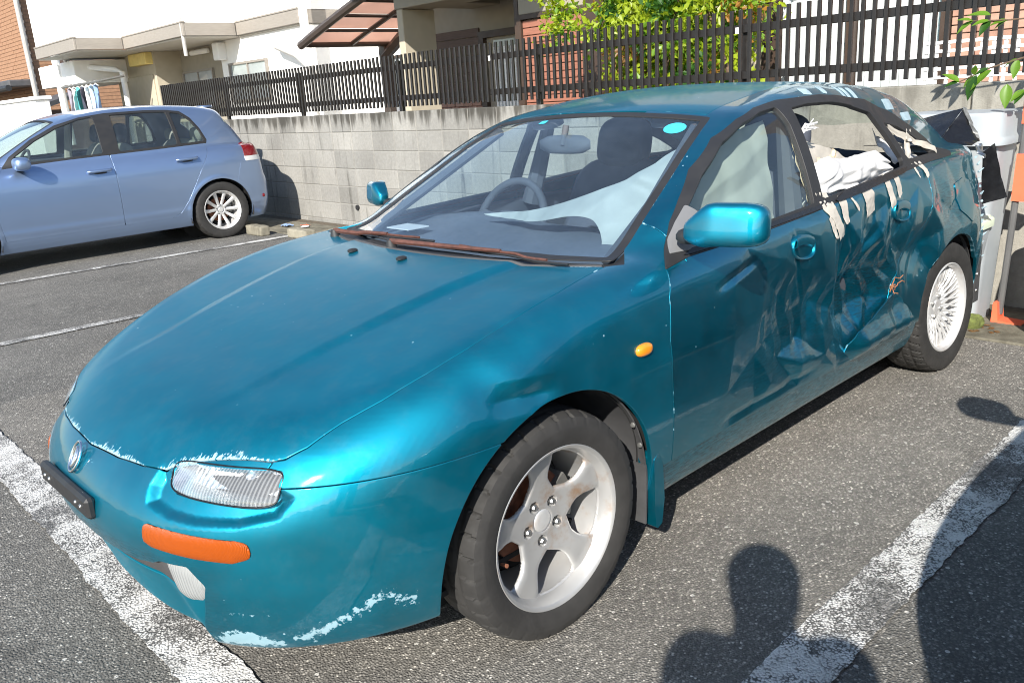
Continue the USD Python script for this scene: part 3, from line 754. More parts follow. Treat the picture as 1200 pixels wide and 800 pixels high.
# white pier with the drying rack, yellow box, lamp, pipes
obj('wing_wall', box((-8.2, -26.6, 2.33), (-6.5, -23.35, 2.93), .01), 'plaster_white', wh, 20)
obj('door_panel', box((-7.9, -23.3, .6), (-7.86, -21.5, 2.42), .01), 'plaster_beige', wh, 20)
obj('lamp', box((-8.62, -20.45, 2.80), (-8.5, -19.4, 2.92), .03), 'white_plastic', wh)
obj('vent_box', box((-8.3, -22.6, 2.68), (-7.7, -21.4, 2.985), .02), 'yellow_box', wh, 20)
def pipes(name, pts, r, mat, parent): 
    m = MB(); m.tube(pts, r, 10); return obj(name, m, mat, parent)
pipes('downpipe', [(-6.6, -24.2, 3.0), (-6.6, -24.15, 2.85), (-7.3, -22.5, 2.62), (-7.4, -22.35, 2.55), (-7.4, -22.35, .4)], .075, 'white_plastic', wh)
pipes('downpipe', [(-8.22, -14.0, 7), (-8.22, -14.0, .4)], .09, 'plaster_white', wh)
pipes('flue', [(-8.3, -15.40, 2.66), (-8.2, -15.25, 2.62), (-8.2, -14.45, 2.39), (-8.15, -13.85, 2.08), (-8.15, -13.8, .4)], .06, 'pipe_grey', wh)
pipes('soffit_pipe', [(-7.06, -17.3, 3.4), (-7.06, -17.3, 2.6)], .04, 'pipe_grey', wh)
obj('meter_box', box((-8.42, -18.4, 2.55), (-8.2, -18.1, 2.95), .02), 'white_plastic', wh, 20)

# drying rack with washing
rk = thing('clothes_rail', 'dark clothes rail on brackets under the first balcony', 'clothes rail', (-6.45, -22.4, 2.30))
mm = MB(); mm.tube([(0, -2.2, -.02), (0, 1.1, 0)], .03, 8); mm.tube([(0, -2.2, -.02), (-.6, -2.2, .1)], .03, 8).tube([(0, 1.1, 0), (-.6, 1.1, .1)], .03, 8)
obj('rail', mm, 'steel_dull', rk)
mm = MB(); mm.tube([(0, -2.25, .9), (0, -2.25, -1.6)], .1, 10); obj('pole', mm, 'white_plastic', rk)
CL = [('cloth_5', 'mauve'), ('cloth_0', 'white'), ('cloth_1', 'teal green'), ('cloth_2', 'black'), ('cloth_0', 'off-white'), ('cloth_3', 'pale blue'), ('cloth_4', 'mid blue')]
NEXT = ['first from the left', 'beside the mauve one', 'between white and black ones', 'third from the right', 'between black and pale blue ones', 'second from the right', 'last on the right']
for i, (c, nm) in enumerate(CL):
    yy = -23.9 + i*.36
    r = np.random.default_rng(40+i); u = np.linspace(-1, 1, 14); w = np.linspace(0, 1, 16)
    U, W = np.meshgrid(u, w, indexing='ij'); wid = np.where(W < .28, .30 - .1*np.abs(W-.14), .22 + .03*W)
    P = np.stack([.05*np.sin(U*5+W*3+i) + U*wid*.35, U*wid*.95, -W*(.72+.15*r.random())-.12*np.abs(U)**1.5*(W < .15)], -1)
    v, f = grid_mesh(P); v, f = solidify(v, f, .012)
    t = thing('hanging_shirt', f'{nm} shirt hanging on the clothes rail, {NEXT[i]}', 'shirt', (-6.45, yy, 2.23))
    obj('cloth', (v, f), c, t)
    h = MB(); h.tube([(0, -.2, -.03), (0, 0, .02), (0, .2, -.03)], .012, 6).tube([(0, 0, .02), (0, .02, .07), (0, 0, .1)], .01, 6); obj('hanger', h, 'white_plastic', t)

bh = thing('tiled_house', 'orange-tan tiled house with dark window surround at the far left edge', 'house')
BX, BY0, BY1 = -9.0, -45.0, -36.5
obj('wall', box((BX-6, BY0, .3), (BX-.06, BY1, 9.0)), 'tile_joint', bh, False)
v = MB(); ti = 0
for r in range(58):
    z0 = .4 + r*.145
    for c in range(16):
        y0 = BY1 - .55*(c+1) - (.27 if r % 2 else 0); y1 = y0 + .53
        if y0 < BY0: continue
        v.box((BX-.06, y0, z0), (BX + rng.normal(0, .004), min(y1, BY1-.01), z0+.13))
obj('wall_tiles', v, 'tile_orange', bh, False, kind='stuff')
v = MB()
for r in range(58): v.box((BX-5.9, BY1, .4+r*.145), (BX-.07, BY1+.03, .53+r*.145))
obj('side_tiles', v, 'tile_orange', bh, False, kind='stuff')
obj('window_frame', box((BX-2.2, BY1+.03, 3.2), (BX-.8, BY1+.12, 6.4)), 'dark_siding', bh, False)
obj('awning', box((BX-1, BY0, 2.80), (BX+.9, BY1-.3, 3.08), .05), 'roof_tile', bh, 20)
pipes('gutter', [(BX+.95, BY0, 2.77), (BX+.95, BY1-.25, 2.77)], .12, 'black_trim', bh)
pipes('downpipe', [(BX+.12, BY1+.15, 9), (BX+.12, BY1+.15, .4)], .1, 'pipe_grey', bh)
obj('roof_edge', box((BX-6, BY0, 6.45), (BX+.2, BY1+.4, 6.6)), 'fascia', bh, False)
sh = thing('shed', 'dark lean-to roof between the tiled house and the clothes rail', 'shed')
obj('roof', (np.array([[-8.6, -32.5, 2.35], [-6.3, -31.6, 1.75], [-6.3, -28.8, 1.75], [-8.6, -29.5, 2.35], [-8.6, -32.5, 2.2], [-6.3, -31.6, 1.6], [-6.3, -28.8, 1.6], [-8.6, -29.5, 2.2]]), np.array([[0, 1, 2, 3], [4, 7, 6, 5], [0, 4, 5, 1], [1, 5, 6, 2], [2, 6, 7, 3], [3, 7, 4, 0]])), 'roof_tile', sh, False)
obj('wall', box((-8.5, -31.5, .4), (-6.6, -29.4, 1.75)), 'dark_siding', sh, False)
lw = thing('white_wall', 'low plain white garden wall at the left edge behind the blue hatchback', 'wall')
obj('wall', box((-4.6, -26.5, -.1), (-4.3, -19.3, 1.86), .01), 'plaster_white', lw, 20); obj('coping', box((-4.65, -26.5, 1.863), (-4.25, -19.25, 1.94), .01), 'white_plastic', lw, 20)

# carport
cp = thing('carport', 'brown metal carport with translucent brown roof sheets', 'carport')
CE, CH, CR, CT = -12.1, 2.42, -8.2, 3.40               # eave y, eave z, inner edge y, inner edge z
X0, X1 = -7.05, -14.0
def roofpt(x, s): return np.array([x, CE + (CR-CE)*s, CH + (CT-CH)*(s + .18*s*(1-s))])
for i in range(7):
    xa, xb = X0 + (X1-X0)*i/7, X0 + (X1-X0)*(i+1)/7
    mm = MB(); mm.tube([roofpt(xa, s) for s in np.linspace(0, 1, 9)], .045, 6); obj('rafter', mm, 'carport_metal', cp)
    for j in range(6):
        s0, s1 = j/6+.006, (j+1)/6-.006
        P = np.array([[roofpt(xx, s)+[0, 0, .03] for s in np.linspace(s0, s1, 4)] for xx in (xa-.03, xb+.03)])
        v, f = grid_mesh(P); v, f = solidify(v, f, .006); obj('roof_sheet', (v, f), 'polycarbonate', cp)
for j in range(7):
    mm = MB(); mm.tube([roofpt(X0+.05, j/6), roofpt(X1, j/6)], .055 if j in (0, 6) else .03, 6); obj('purlin', mm, 'carport_metal', cp)
mm = MB(); mm.tube([roofpt(X0+.06, s) for s in np.linspace(-.01, 1, 9)], .075, 8); obj('front_edge', mm, 'carport_metal', cp)
obj('post', box((-8.95, -12.28, .4), (-8.78, -12.08, 2.5), .01), 'carport_metal', cp, 20)
mm = MB(); mm.tube([(-8.86, -12.18, 2.2), (-8.86, -11.6, 2.5), (-8.86, -8.6, 3.3)], [.1, .11, .09], 6); obj('arm', mm, 'carport_metal', cp)

# the house behind the fence
mh = thing('brown_house', 'single storey house with beige rendered beams and brown siding behind the fence', 'house')
HX = -6.5
obj('porch_beam', box((HX-.55, -8.5, 2.62), (HX+.02, -5.93, 4.2), .01), 'plaster_tan', mh, 20)
obj('porch_beam', box((HX-6, -8.52, 2.66), (HX-.56, -7.85, 4.2), .01), 'plaster_tan', mh, 20)
obj('pillar', box((HX-.60, -8.48, .4), (HX, -8.34, 2.618), .01), 'plaster_beige', mh, 20)
obj('roof_eave', box((HX-6, -9.2, 4.202), (HX+1.3, -4.6, 4.32)), 'fascia', mh, False)
obj('eave_soffit', box((HX-.5, -8.6, 3.25), (HX+1.45, -4.72, 3.33)), 'plaster_tan', mh, False)
EX = HX - 1.5
obj('back_wall', box((EX-.3, -9.8, .4), (EX, -5.9, 4.2)), 'plaster_tan', mh, False)
for k in range(13):
    z0 = .62 + k*.135
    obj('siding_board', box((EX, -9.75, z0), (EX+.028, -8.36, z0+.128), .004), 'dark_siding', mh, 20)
r0 = 0
for r in range(7):
    for c in range(6):
        y0 = -9.7 + c*.22 + (.11 if r % 2 else 0)
        obj('brick', box((EX+.028, y0, .72+r*.078), (EX+.05+rng.normal(0, .002), y0+.205, .79+r*.078), .004), 'tile_pink_b' if (r+c) % 3 else 'tile_pink', mh, 20)
# sliding door in the recess
d = MB(); d.box((EX, -8.330, .5), (EX+.08, -8.210, 2.3)).box((EX, -7.080, .5), (EX+.08, -6.980, 2.3)).box((EX, -8.210, 2.2), (EX+.08, -7.080, 2.3)); dr = obj('door_frame', d, 'brown_frame', mh, False)
d = MB(); d.box((EX+.01, -8.030, .6), (EX+.03, -7.280, 2.15)); obj('door_pane', d, 'house_glass', dr, False)
d = MB()
for k in range(10): d.box((EX+.031, -8.010+k*.075, .6), (EX+.05, -7.975+k*.075, 2.05))
obj('door_grille', d, 'white_plastic', dr, False)
obj('return_wall', box((EX+.0, -6.0, .4), (HX-.002, -5.93, 4.2)), 'brown_frame', mh, False)
obj('front_wall', box((HX-.3, -5.925, 2.28), (HX, -4.75, 4.2), .01), 'plaster_tan', mh, 20)
obj('front_backing', box((HX-.3, -5.925, .4), (HX-.03, -4.75, 2.278)), 'tile_joint', mh, False)
fr = MB(); fr.box((HX-.03, -5.925, .4), (HX+.04, -5.85, 2.278)).box((HX-.03, -4.83, .4), (HX+.04, -4.75, 2.278)).box((HX-.03, -5.85, 2.22), (HX+.04, -4.83, 2.278)); obj('frame', fr, 'brown_frame', mh, False)
for k in range(19):
    z0 = .5 + k*.09
    obj('siding_board', box((HX-.03, -5.845, z0), (HX+.012, -4.835, z0+.082), .006), 'brown_siding', mh, 20)
obj('corner_post', box((HX-.1, -4.74, .4), (HX+.1, -4.5, 4.2)), 'brown_frame', mh, False)
obj('garden_wall', box((HX-.3, -4.5, .4), (HX-.12, -2.45, 4.2)), 'plaster_beige', mh, False)
for a, b in ((-2.47, -2.29), (-1.62, -1.54), (-.80, -.735)):
    obj('timber_post', box((HX-.07, a, .4), (HX+.05, b, 4.2), .006), 'brown_frame', mh, 20)
for a, b in ((-2.285, -1.625), (-1.535, -.83)):
    n = int((b-a)/.075)
    for k in range(n):
        y0 = a + (b-a)*k/n
        obj('shutter_panel', box((HX-.04, y0+.003, .4), (HX-.012 - .012*(k % 2), y0+(b-a)/n-.003, 4.2), .003), 'panel_white', mh, 20)
obj('panel_edge', box((HX-.04, -.828, .4), (HX+.0, -.803, 4.2)), 'panel_edge', mh, False)
obj('brick_backing', box((HX-.3, -.73, .4), (HX-.04, 2.4, 4.2)), 'tile_joint', mh, False)
for r in range(21):
    for c in range(13):
        y0 = -.725 + c*.2
        if r*13+c < 290:
            obj('brick', box((HX-.045, y0, 1.0+r*.067), (HX-.012+rng.normal(0, .002), y0+.19, 1.0+r*.067+.059), .004), 'tile_pink' if rng.random() < .6 else 'tile_pink_b', mh, 20)
# a white lattice and pale box at the foot of the brick wall
lt = thing('lattice', 'white plastic lattice panel standing behind the fence at right', 'lattice', (-5.3, -.45, 0))
mm = MB()
for k in range(13): mm.box((-.006, k*.075, 1.0), (.006, k*.075+.022, 1.5))
for k in range(9): mm.box((.007, 0, 1.02+k*.06), (.014, .92, 1.02+k*.06+.022))
obj('strips', mm, 'white_plastic', lt, False)
bx = thing('outdoor_unit', 'white air conditioner outdoor unit behind the fence at the right edge', 'air conditioner', (-5.3, .55, 0))
obj('case', box((-.3, 0, .5), (0, .8, 1.52), .02), 'white_plastic', bx, 20); mm = MB(); mm.add(*place(lathe([(.02, 0), (.24, 0), (.25, .012), (.23, .02)], 24, 0), t=(.002, .4, 1.1))); obj('fan_grille', mm, 'pipe_grey', bx)
# ---------------------------------------------------------------- wheels: axis y, outer face towards +y
def tyre_mesh(R=.303, rin=.203, w=.205, n=360, squash=.297, style=0):
    h = w/2
    side = [(rin-.004, .36), (rin+.006, .44), (rin+.012, .455), (rin+.03, .492), (rin+.052, .5), (R-.034, .492), (R-.022, .478), (R-.012, .455)]
    ty = np.linspace(-.43, .43, 31)
    prof = [(r, -y*w) for r, y in side] + [(R - .010*(abs(t)/.43)**4, t*w) for t in ty] + [(r, y*w) for r, y in side[::-1]]
    prof = np.array(prof); m = len(prof); an = np.linspace(0, 2*np.pi, n, endpoint=False)
    A, Y = np.meshgrid(an, prof[:, 1], indexing='ij'); Rr = np.repeat(prof[None, :, 0], n, 0).copy()
    idx = np.arange(m); tread = (idx >= len(side)) & (idx < m-len(side))
    yn = Y/h
    g = np.zeros_like(Rr)
    for c in (-.42, 0, .42): g = np.maximum(g, .9*np.exp(-((yn-c)/.055)**2))
    if style == 0:
        ph = A*34/(2*np.pi) + .35*np.abs(yn); lat = (np.abs((ph % 1)-.5) > .44)*(np.abs(yn) > .46)
        ph2 = A*34/(2*np.pi) + .25*yn; lat = np.maximum(lat, .6*(np.abs((ph2 % 1)-.5) > .46)*(np.abs(np.abs(yn)-.21) < .17))
    else:
        ph = A*42/(2*np.pi) + .9*np.abs(yn)**1.3*np.sign(yn); lat = (np.abs((ph % 1)-.5) > .42)*(np.abs(yn) > .10)
    g = np.maximum(g, lat)
    Rr -= .0055*g*tread[None]
    sh = (np.abs(idx-len(side)) <= 1) | (np.abs(idx-(m-len(side)-1)) <= 1) | (idx == len(side)-2) | (idx == m-len(side)+1)
    ph = A*34/(2*np.pi) + .35; Rr -= .003*sh[None]*(np.abs((ph % 1)-.5) > .42)
    P = np.stack([Rr*np.cos(A), Y, Rr*np.sin(A)], -1)
    P[..., 2] = np.where(P[..., 2] < -squash, -squash, P[..., 2])
    lowside = np.clip((-P[..., 2]-.20)/.1, 0, 1)*np.clip((np.abs(yn)-.85)/.15, 0, 1)
    P[..., 1] += np.sign(Y)*lowside*.008
    i = np.arange(n*m).reshape(n, m); j = np.roll(i, -1, 0)
    q = np.stack([i[:, :-1], j[:, :-1], j[:, 1:], i[:, 1:]], -1).reshape(-1, 4)
    return P.reshape(-1, 3), np.vstack([q[:, [0, 2, 1]], q[:, [0, 3, 2]]])

def disc_sheet(r_out, field, height, step=.004):
    g = np.arange(-r_out-.01, r_out+.011, step); X, Z = np.meshgrid(g, g, indexing='ij')
    V, F = grid_mesh(np.stack([X, 0*X, Z], -1)); F = F[:, ::-1]
    N = np.tile([0, 1.0, 0], (len(V), 1))
    s = Sheet(V, F, N).cut(field)
    y = height(s.V); s.V[:, 1] = y; s.N = vnormals(s.V, s.F); return s

def spoke5_fields(r_out=.188):
    def parts(V):
        r = np.hypot(V[:, 0], V[:, 2]); a = np.arctan2(V[:, 2], V[:, 0]); sec = 2*np.pi/5
        d = np.abs(((a - np.pi/2 + .10) + sec/2) % sec - sec/2)     # angle to the nearest spoke
        off = r*np.sin(np.minimum(d, np.pi/2))
        ws = .0320 + .016*sstep(r, .135, .195) + .03*sstep(-r, -.125, -.07)
        hole = smin(off - ws, smin(r-.084, .1935-r, .008), .016)
        return r, hole
    def field(V):
        r, hole = parts(V); return np.minimum(-hole, r_out-r)
    def height(V):
        r, hole = parts(V); e = np.clip(-hole, 0, .022)
        y = .030 + .026*sstep(r, .05, .185) - .010*(1-np.sqrt(np.clip(1-(1-e/.022)**2, 0, 1)))
        for k in range(5):
            b = np.pi/2 + .10 + (k+.5)*2*np.pi/5 + .0; c = np.array([np.cos(b), np.sin(b)])*.056
            y = y - .013*sstep(-np.hypot(V[:, 0]-c[0], V[:, 2]-c[1]), -.0165, -.0125)
        return y - .004*sstep(-r, -.034, -.031)
    return field, height

def rim_barrel(ro=.214, w=.19, deep=.0):
    pr = [(ro-.012, .088), (ro-.004, .0925), (ro, .090), (ro+.001, .084), (ro-.004, .078), (ro-.010, .070), (ro-.016, .05), (ro-.022, .01), (ro-.030, -.05), (ro-.034, -.085), (ro-.045, -.085), (ro-.040, -.05), (ro-.032, .01), (ro-.025, .052), (ro-.018, .074), (ro-.014, .083)]
    return lathe(pr, 72, 1, close=True)

def lug(parent, r, k, y, a0, n=5):
    b = np.pi/2 + a0 + (k+.5)*2*np.pi/n
    m = MB(); v, f = lathe([(0, .018), (.006, .0175), (.0095, .013), (.0098, 0)], 6, 1); m.add(xf(v, t=(r*np.cos(b), y, r*np.sin(b))), f)
    obj('lug_nut', m, 'steel', parent, 20)

def make_wheel(root, kind, loc, yaw=0.0, camber=0.0, mat='alloy', flip=False, tyre_kw={}, spin=0.0, tyre_mat='tyre_rubber'):
    """Adds tyre, rim, brake as parts of a car (loc is the wheel's centre in the car's frame)."""
    def put(mesh):
        v, f = mesh[0].copy(), mesh[1]
        if spin: v = xf(v, ry=spin)
        return settle(v), f
    def settle(v):
        v = np.array(v, float)
        if flip: v = xf(v, rz=np.pi)
        c, s = np.cos(camber), np.sin(camber); v = np.c_[v[:, 0], c*v[:, 1]+s*v[:, 2], -s*v[:, 1]+c*v[:, 2]]
        return xf(v, rz=yaw, t=loc)
    tv, tf = tyre_mesh(**tyre_kw)
    t = obj('tyre', (settle(tv), tf), tyre_mat, root, 35)
    rim = obj('rim', put(rim_barrel(tyre_kw.get('rin', .203)+.011)), mat, root, 40)
    ro = tyre_kw.get('rin', .203)+.011
    if kind == 'five':
        fld, hgt = spoke5_fields(ro-.022)
        s = disc_sheet(ro-.02, fld, hgt, .0035); v, f, n, a = s.hem(.034, .003)
        obj('spokes', put((v, f)), mat, rim, 32)
        for k in range(5):
            b = np.pi/2 + .10 + (k+.5)*2*np.pi/5
            q, qf = lathe([(0, .017), (.006, .0165), (.0092, .012), (.0098, 0)], 6, 1)
            obj('lug_nut', put((xf(q, t=(.056*np.cos(b-.2+.0), .0245, .056*np.sin(b-.2)))  if False else xf(q, t=(.056*np.cos(b), .020, .056*np.sin(b))), qf)), 'steel', rim, 20)
        obj('centre_cap', put(lathe([(0, .033), (.018, .0325), (.028, .030), (.031, .026)], 32, 1)), 'alloy_bright', rim, 40)
        q, qf = tube([(0, 0, 0), (0, .022, .004)], [.004, .0055], 8); obj('valve_cap', put((xf(q, t=(.165, .045, -.045)), qf)), 'rust', rim)
        for k in range(5):
            b = np.pi/2 + .10 + k*2*np.pi/5 - .2*0; 
    elif kind == 'many':
        m = MB()
        for k in range(24):
            b = k*2*np.pi/24
            for sgn in (-1, 1):
                a2 = b + sgn*.20
                p0 = np.array([.062*np.cos(b), .030, .062*np.sin(b)]); p1 = np.array([(ro-.02)*np.cos(a2), .062, (ro-.02)*np.sin(a2)])
                pm = (p0+p1)/2 + [0, .008, 0]
                q, qf = tube([p0, pm, p1], [.0068, .0046, .0052], 6); m.add(q, qf)
        obj('spokes', put(m.get()), mat, rim, 40)
        obj('hub', put(lathe([(0, .045), (.024, .044), (.03, .038), (.05, .040), (.068, .032), (.07, .0)], 40, 1)), mat, rim, 35)
        for k in range(4):
            b = k*np.pi/2 + .4; q, qf = lathe([(0, .05), (.008, .049), (.0098, .03)], 6, 1); obj('lug_nut', put((xf(q, t=(.048*np.cos(b), 0, .048*np.sin(b))), qf)), 'steel', rim, 20)
    else:                                                       # ten straight spokes
        def fields(V):
            r = np.hypot(V[:, 0], V[:, 2]); a = np.arctan2(V[:, 2], V[:, 0]); sec = 2*np.pi/10
            d = np.abs((a + sec/2) % sec - sec/2); off = r*np.sin(d); ws = .0145 + .004*sstep(r, .08, .19)
            hole = smin(off-ws, smin(r-.055, .188-r, .006), .008); return r, hole
        s = disc_sheet(ro-.02, lambda V: np.minimum(-fields(V)[1], ro-.022-fields(V)[0]), lambda V: .035+.028*sstep(fields(V)[0], .05, .19)-.006*sstep(fields(V)[1], -.008, 0)-.010*sstep(-np.abs(fields(V)[0]-.03), -.012, -.004), .005)
        v, f, n, a = s.hem(.03, .002); obj('spokes', put((v, f)), mat, rim, 32)
        obj('centre_cap', put(lathe([(0, .040), (.026, .039), (.030, .034)], 28, 1)), 'alloy_bright', rim, 40)
        for k in range(5):
            b = k*2*np.pi/5+.3; q, qf = lathe([(0, .044), (.008, .043), (.0098, .02)], 6, 1); obj('lug_nut', put((xf(q, t=(.052*np.cos(b), -.004, .052*np.sin(b))), qf)), 'steel_dull', rim, 20)
    obj('brake_disc', (settle(lathe([(.0, -.005), (.07, -.005), (.072, -.022), (.128, -.022), (.130, -.030), (.128, -.044), (.03, -.046)], 48, 1)[0]), lathe([(.0, -.005), (.07, -.005), (.072, -.022), (.128, -.022), (.130, -.030), (.128, -.044), (.03, -.046)], 48, 1)[1]), 'rust', root, 30)
    cal_v, cal_f = prism(sg.Point(0, 0).buffer(.145).difference(sg.Point(0, 0).buffer(.09)).intersection(sg.Polygon([(0, 0), (-.2, .14), (-.2, -.07)])), -.062, -.004, 1)
    obj('caliper', (settle(cal_v), cal_f), 'steel_dull', root, 30)
    back_v, back_f = lathe([(0, -.068), (.165, -.068), (.17, -.10), (0, -.10)], 32, 1); obj('back_plate', (settle(back_v), back_f), 'inner_black', root, 30)

def superbox(c, h, p=4.0, n=22, tilt=0.0):
    u = np.linspace(-np.pi/2, np.pi/2, n); w = np.linspace(-np.pi, np.pi, 2*n)
    U, W = np.meshgrid(u, w, indexing='ij'); d = np.stack([np.cos(U)*np.cos(W), np.cos(U)*np.sin(W), np.sin(U)], -1)
    hh = np.array(h, float); r = (np.abs(d/hh)**p).sum(-1)**(-1/p)
    v, f = grid_mesh(d*r[..., None]); f = f[:, ::-1]
    m = trimesh.Trimesh(v, f, process=False); m.merge_vertices(digits_vertex=7); m.update_faces(m.nondegenerate_faces())
    v = np.array(m.vertices)
    if tilt: v = xf(v, ry=tilt)
    return v + np.asarray(c, float), np.array(m.faces)
# ---------------------------------------------------------------- the damaged teal car
teal = thing('liftback_car', 'dented teal metallic liftback car with crushed left rear door and taped broken windows', 'car', (0, 0, 0), -LOT_TURN)
T_H = .0095
V0, F0 = mesh_body(teal_fun, (-3.5, -.95, .1), (1.02, .95, 1.45), T_H)
N0 = vnormals(V0, F0)
from scipy.interpolate import LinearNDInterpolator
from scipy.spatial import cKDTree
_q = V0[(V0[:, 0] > .35) & (np.abs(V0[:, 1]) > .2) & (V0[:, 2] > .5) & (V0[:, 2] < .74)]; FXS = {k: LinearNDInterpolator(_q[_q[:, 1]*k > 0][:, 1:3]*[k, 1], _q[_q[:, 1]*k > 0][:, 0]) for k in (1, -1)}

HEAD_REC = [(.342, .612), (.342, .585), (.358, .556), (.42, .542), (.49, .536), (.58, .538), (.645, .553), (.658, .585), (.63, .602), (.40, .602)]
LQ = [(.362, .633), (.630, .641), (.640, .566), (.398, .579)]                 # lamp corners in (y, z): top inner, top outer, bottom outer, bottom inner
def bell(V, c, r, p=2.0): 
    q = sum(((V[:, k]-c[k])/r[k])**2 for k in range(3) if r[k]); return np.exp(-q**(p/2))
def tri(t): return np.abs(((t) % 1.0)-.5)*2
CP = [(-1.475, .318, 0), (-1.475, .44, .012), (-1.475, .55, .030), (-1.475, .66, .020), (-1.475, .78, .008), (-1.475, .90, 0), (-1.475, 1.0, 0), (-1.475, .2, 0),
      (-1.60, .85, .014), (-1.72, .875, .004), (-1.84, .835, .026), (-1.98, .87, .006), (-2.10, .82, .022), (-2.24, .89, 0), (-2.34, .80, 0), (-1.6, .91, 0), (-1.85, .92, 0), (-2.1, .94, 0), (-2.36, .95, 0),
      (-1.56, .73, .040), (-1.67, .765, .010), (-1.77, .70, .050), (-1.885, .745, .016), (-2.01, .70, .044), (-2.14, .73, .014), (-2.26, .74, .012), (-2.28, .66, .03), (-2.14, .63, .03),
      (-1.59, .60, .072), (-1.72, .585, .098), (-1.86, .625, .066), (-1.97, .60, .056), (-2.06, .57, .03), (-1.55, .47, .055), (-1.70, .475, .085), (-1.85, .50, .075), (-1.96, .48, .045),
      (-1.55, .385, .012), (-1.72, .395, .024), (-1.90, .40, .024), (-1.7, .318, 0), (-1.94, .318, 0), (-2.4, .318, 0), (-2.4, .6, 0),
      (-1.36, .83, .002), (-1.39, .71, .012), (-1.335, .60, .046), (-1.385, .485, .012), (-1.36, .405, -.010), (-1.245, .73, .020), (-1.20, .605, .036), (-1.225, .495, .034), (-1.20, .42, -.010),
      (-1.12, .785, .003), (-1.10, .665, .030), (-1.045, .54, .034), (-1.065, .46, .020), (-1.0, .40, -.005), (-.985, .745, .012), (-.955, .64, .012), (-.92, .52, .014), (-.90, .42, .004),
      (-.80, .77, 0), (-.77, .60, 0), (-.74, .45, 0), (-.9, .335, 0), (-1.2, .335, 0), (-1.36, .335, 0), (-.9, .86, 0), (-1.2, .885, 0), (-.6, .3, 0), (-.6, .95, 0), (-1.2, .2, 0), (-2.4, .2, 0),
      (-2.42, .93, 0), (-2.47, .80, .020), (-2.44, .69, .006), (-2.56, .86, .004), (-2.58, .74, .022), (-2.66, .665, .004), (-2.69, .83, .018), (-2.74, .92, 0), (-2.80, .75, .003), (-2.86, .86, .020), (-2.92, .72, .012), (-2.97, .92, .004), (-3.02, .80, .022), (-3.1, .95, 0), (-3.1, .6, .01), (-2.75, .62, 0), (-2.6, .97, 0), (-2.9, .985, 0)]
CRUSH = LinearNDInterpolator(np.array(CP)[:, :2], np.array(CP)[:, 2])
def teal_dent(V):
    """How far the sheet metal is pushed in (metres)."""
    x, y, z = V.T; L = sstep(y, .45, .62)
    d = np.zeros(len(V))
    # headlight recess, both sides
    hl = poly_field(HEAD_REC, (1, 2)); Va = np.c_[x, np.abs(y), z]
    d += .020*sstep(hl(Va), -.011, .014)*(x > .45)
    # crushed doors and quarter: flat facets between hard creases, laid over hand-placed points
    wq = np.c_[x, z] + .026*np.c_[meshkit.fbm(V*8+3, 3)-.5, meshkit.fbm(V*8+9, 3)-.5]
    dc = np.nan_to_num(CRUSH(wq)); dc2 = np.nan_to_num(CRUSH(np.c_[x, z] + .012)) + np.nan_to_num(CRUSH(np.c_[x, z] - .012))
    d += L*(1.0*dc + .10*dc2 + .22*dc*(tri(x*9.0+z*3.2+2*meshkit.noise(V*6))-.5)*sstep(dc, .006, .03) + .004*(meshkit.fbm(V*22, 3)-.5)*sstep(dc, .004, .03))
    def valley(x0, z0, x1, z1, w):                              # a V-shaped crease along a line, 1 at its bottom
        e = np.array([x1-x0, z1-z0]); L_ = np.hypot(*e); t = ((x-x0)*e[0]+(z-z0)*e[1])/L_; n = np.abs((x-x0)*e[1]-(z-z0)*e[0])/L_
        return np.clip(1-n/w, 0, 1)*sstep(t, -.04, .05)*sstep(-t, -L_-.04, -L_+.05)
    d += L*(.008*valley(-.72, .775, -.93, .815, .02) + .008*valley(-1.30, .36, -.75, .345, .025) + .007*valley(-1.18, .84, -1.26, .62, .018) + .007*valley(-1.62, .80, -1.66, .62, .018) + .006*valley(-1.95, .83, -1.93, .66, .016))
    d -= L*.010*bell(V, (-1.55, 0, .34), (.28, 0, .04))
    d += L*.030*bell(V, (-2.22, 0, .62), (.14, 0, .09))
    # wing: a crease above the arch
    rr = np.hypot(x-.0, z-.30); 
    d += .017*valley(.19, .700, .03, .682, .042)*sstep(y, .6, .75) + .009*bell(V, (.20, .80, .715), (.055, .2, .05), 2.5)*sstep(y, .6, .75)
    # roof rail: scuffs and a shallow dent
    d += sstep(y, .3, .4)*.006*tri(x*4.2+.3)*sstep(-x, 1.75, 1.95)*sstep(x, -2.6, -2.4)*sstep(z, 1.1, 1.18)
    return d
D0 = teal_dent(V0); V1 = V0 - N0*D0[:, None]; N1 = vnormals(V1, F0)
BODY = Sheet(V1, F0, N1, np.hstack([V0, N0]))                                   # columns A[:, :3] remember the undamaged place
class At:
    """A field of the undamaged position."""
    def __init__(s, f): s.f = f
def cutb(sh, f): return sh.cut(f(sh.A[:, :3]))
def side(s): return lambda V: V[:, 1]*s - .25
def mn(*fs): return lambda V: np.min([f(V) for f in fs], 0)
def mx(*fs): return lambda V: np.max([f(V) for f in fs], 0)
def neg(f, gap=0.0): return lambda V: -f(V) - gap
def half(s, f): return lambda V: np.where(V[:, 1]*s > .22, f(V), -.2)

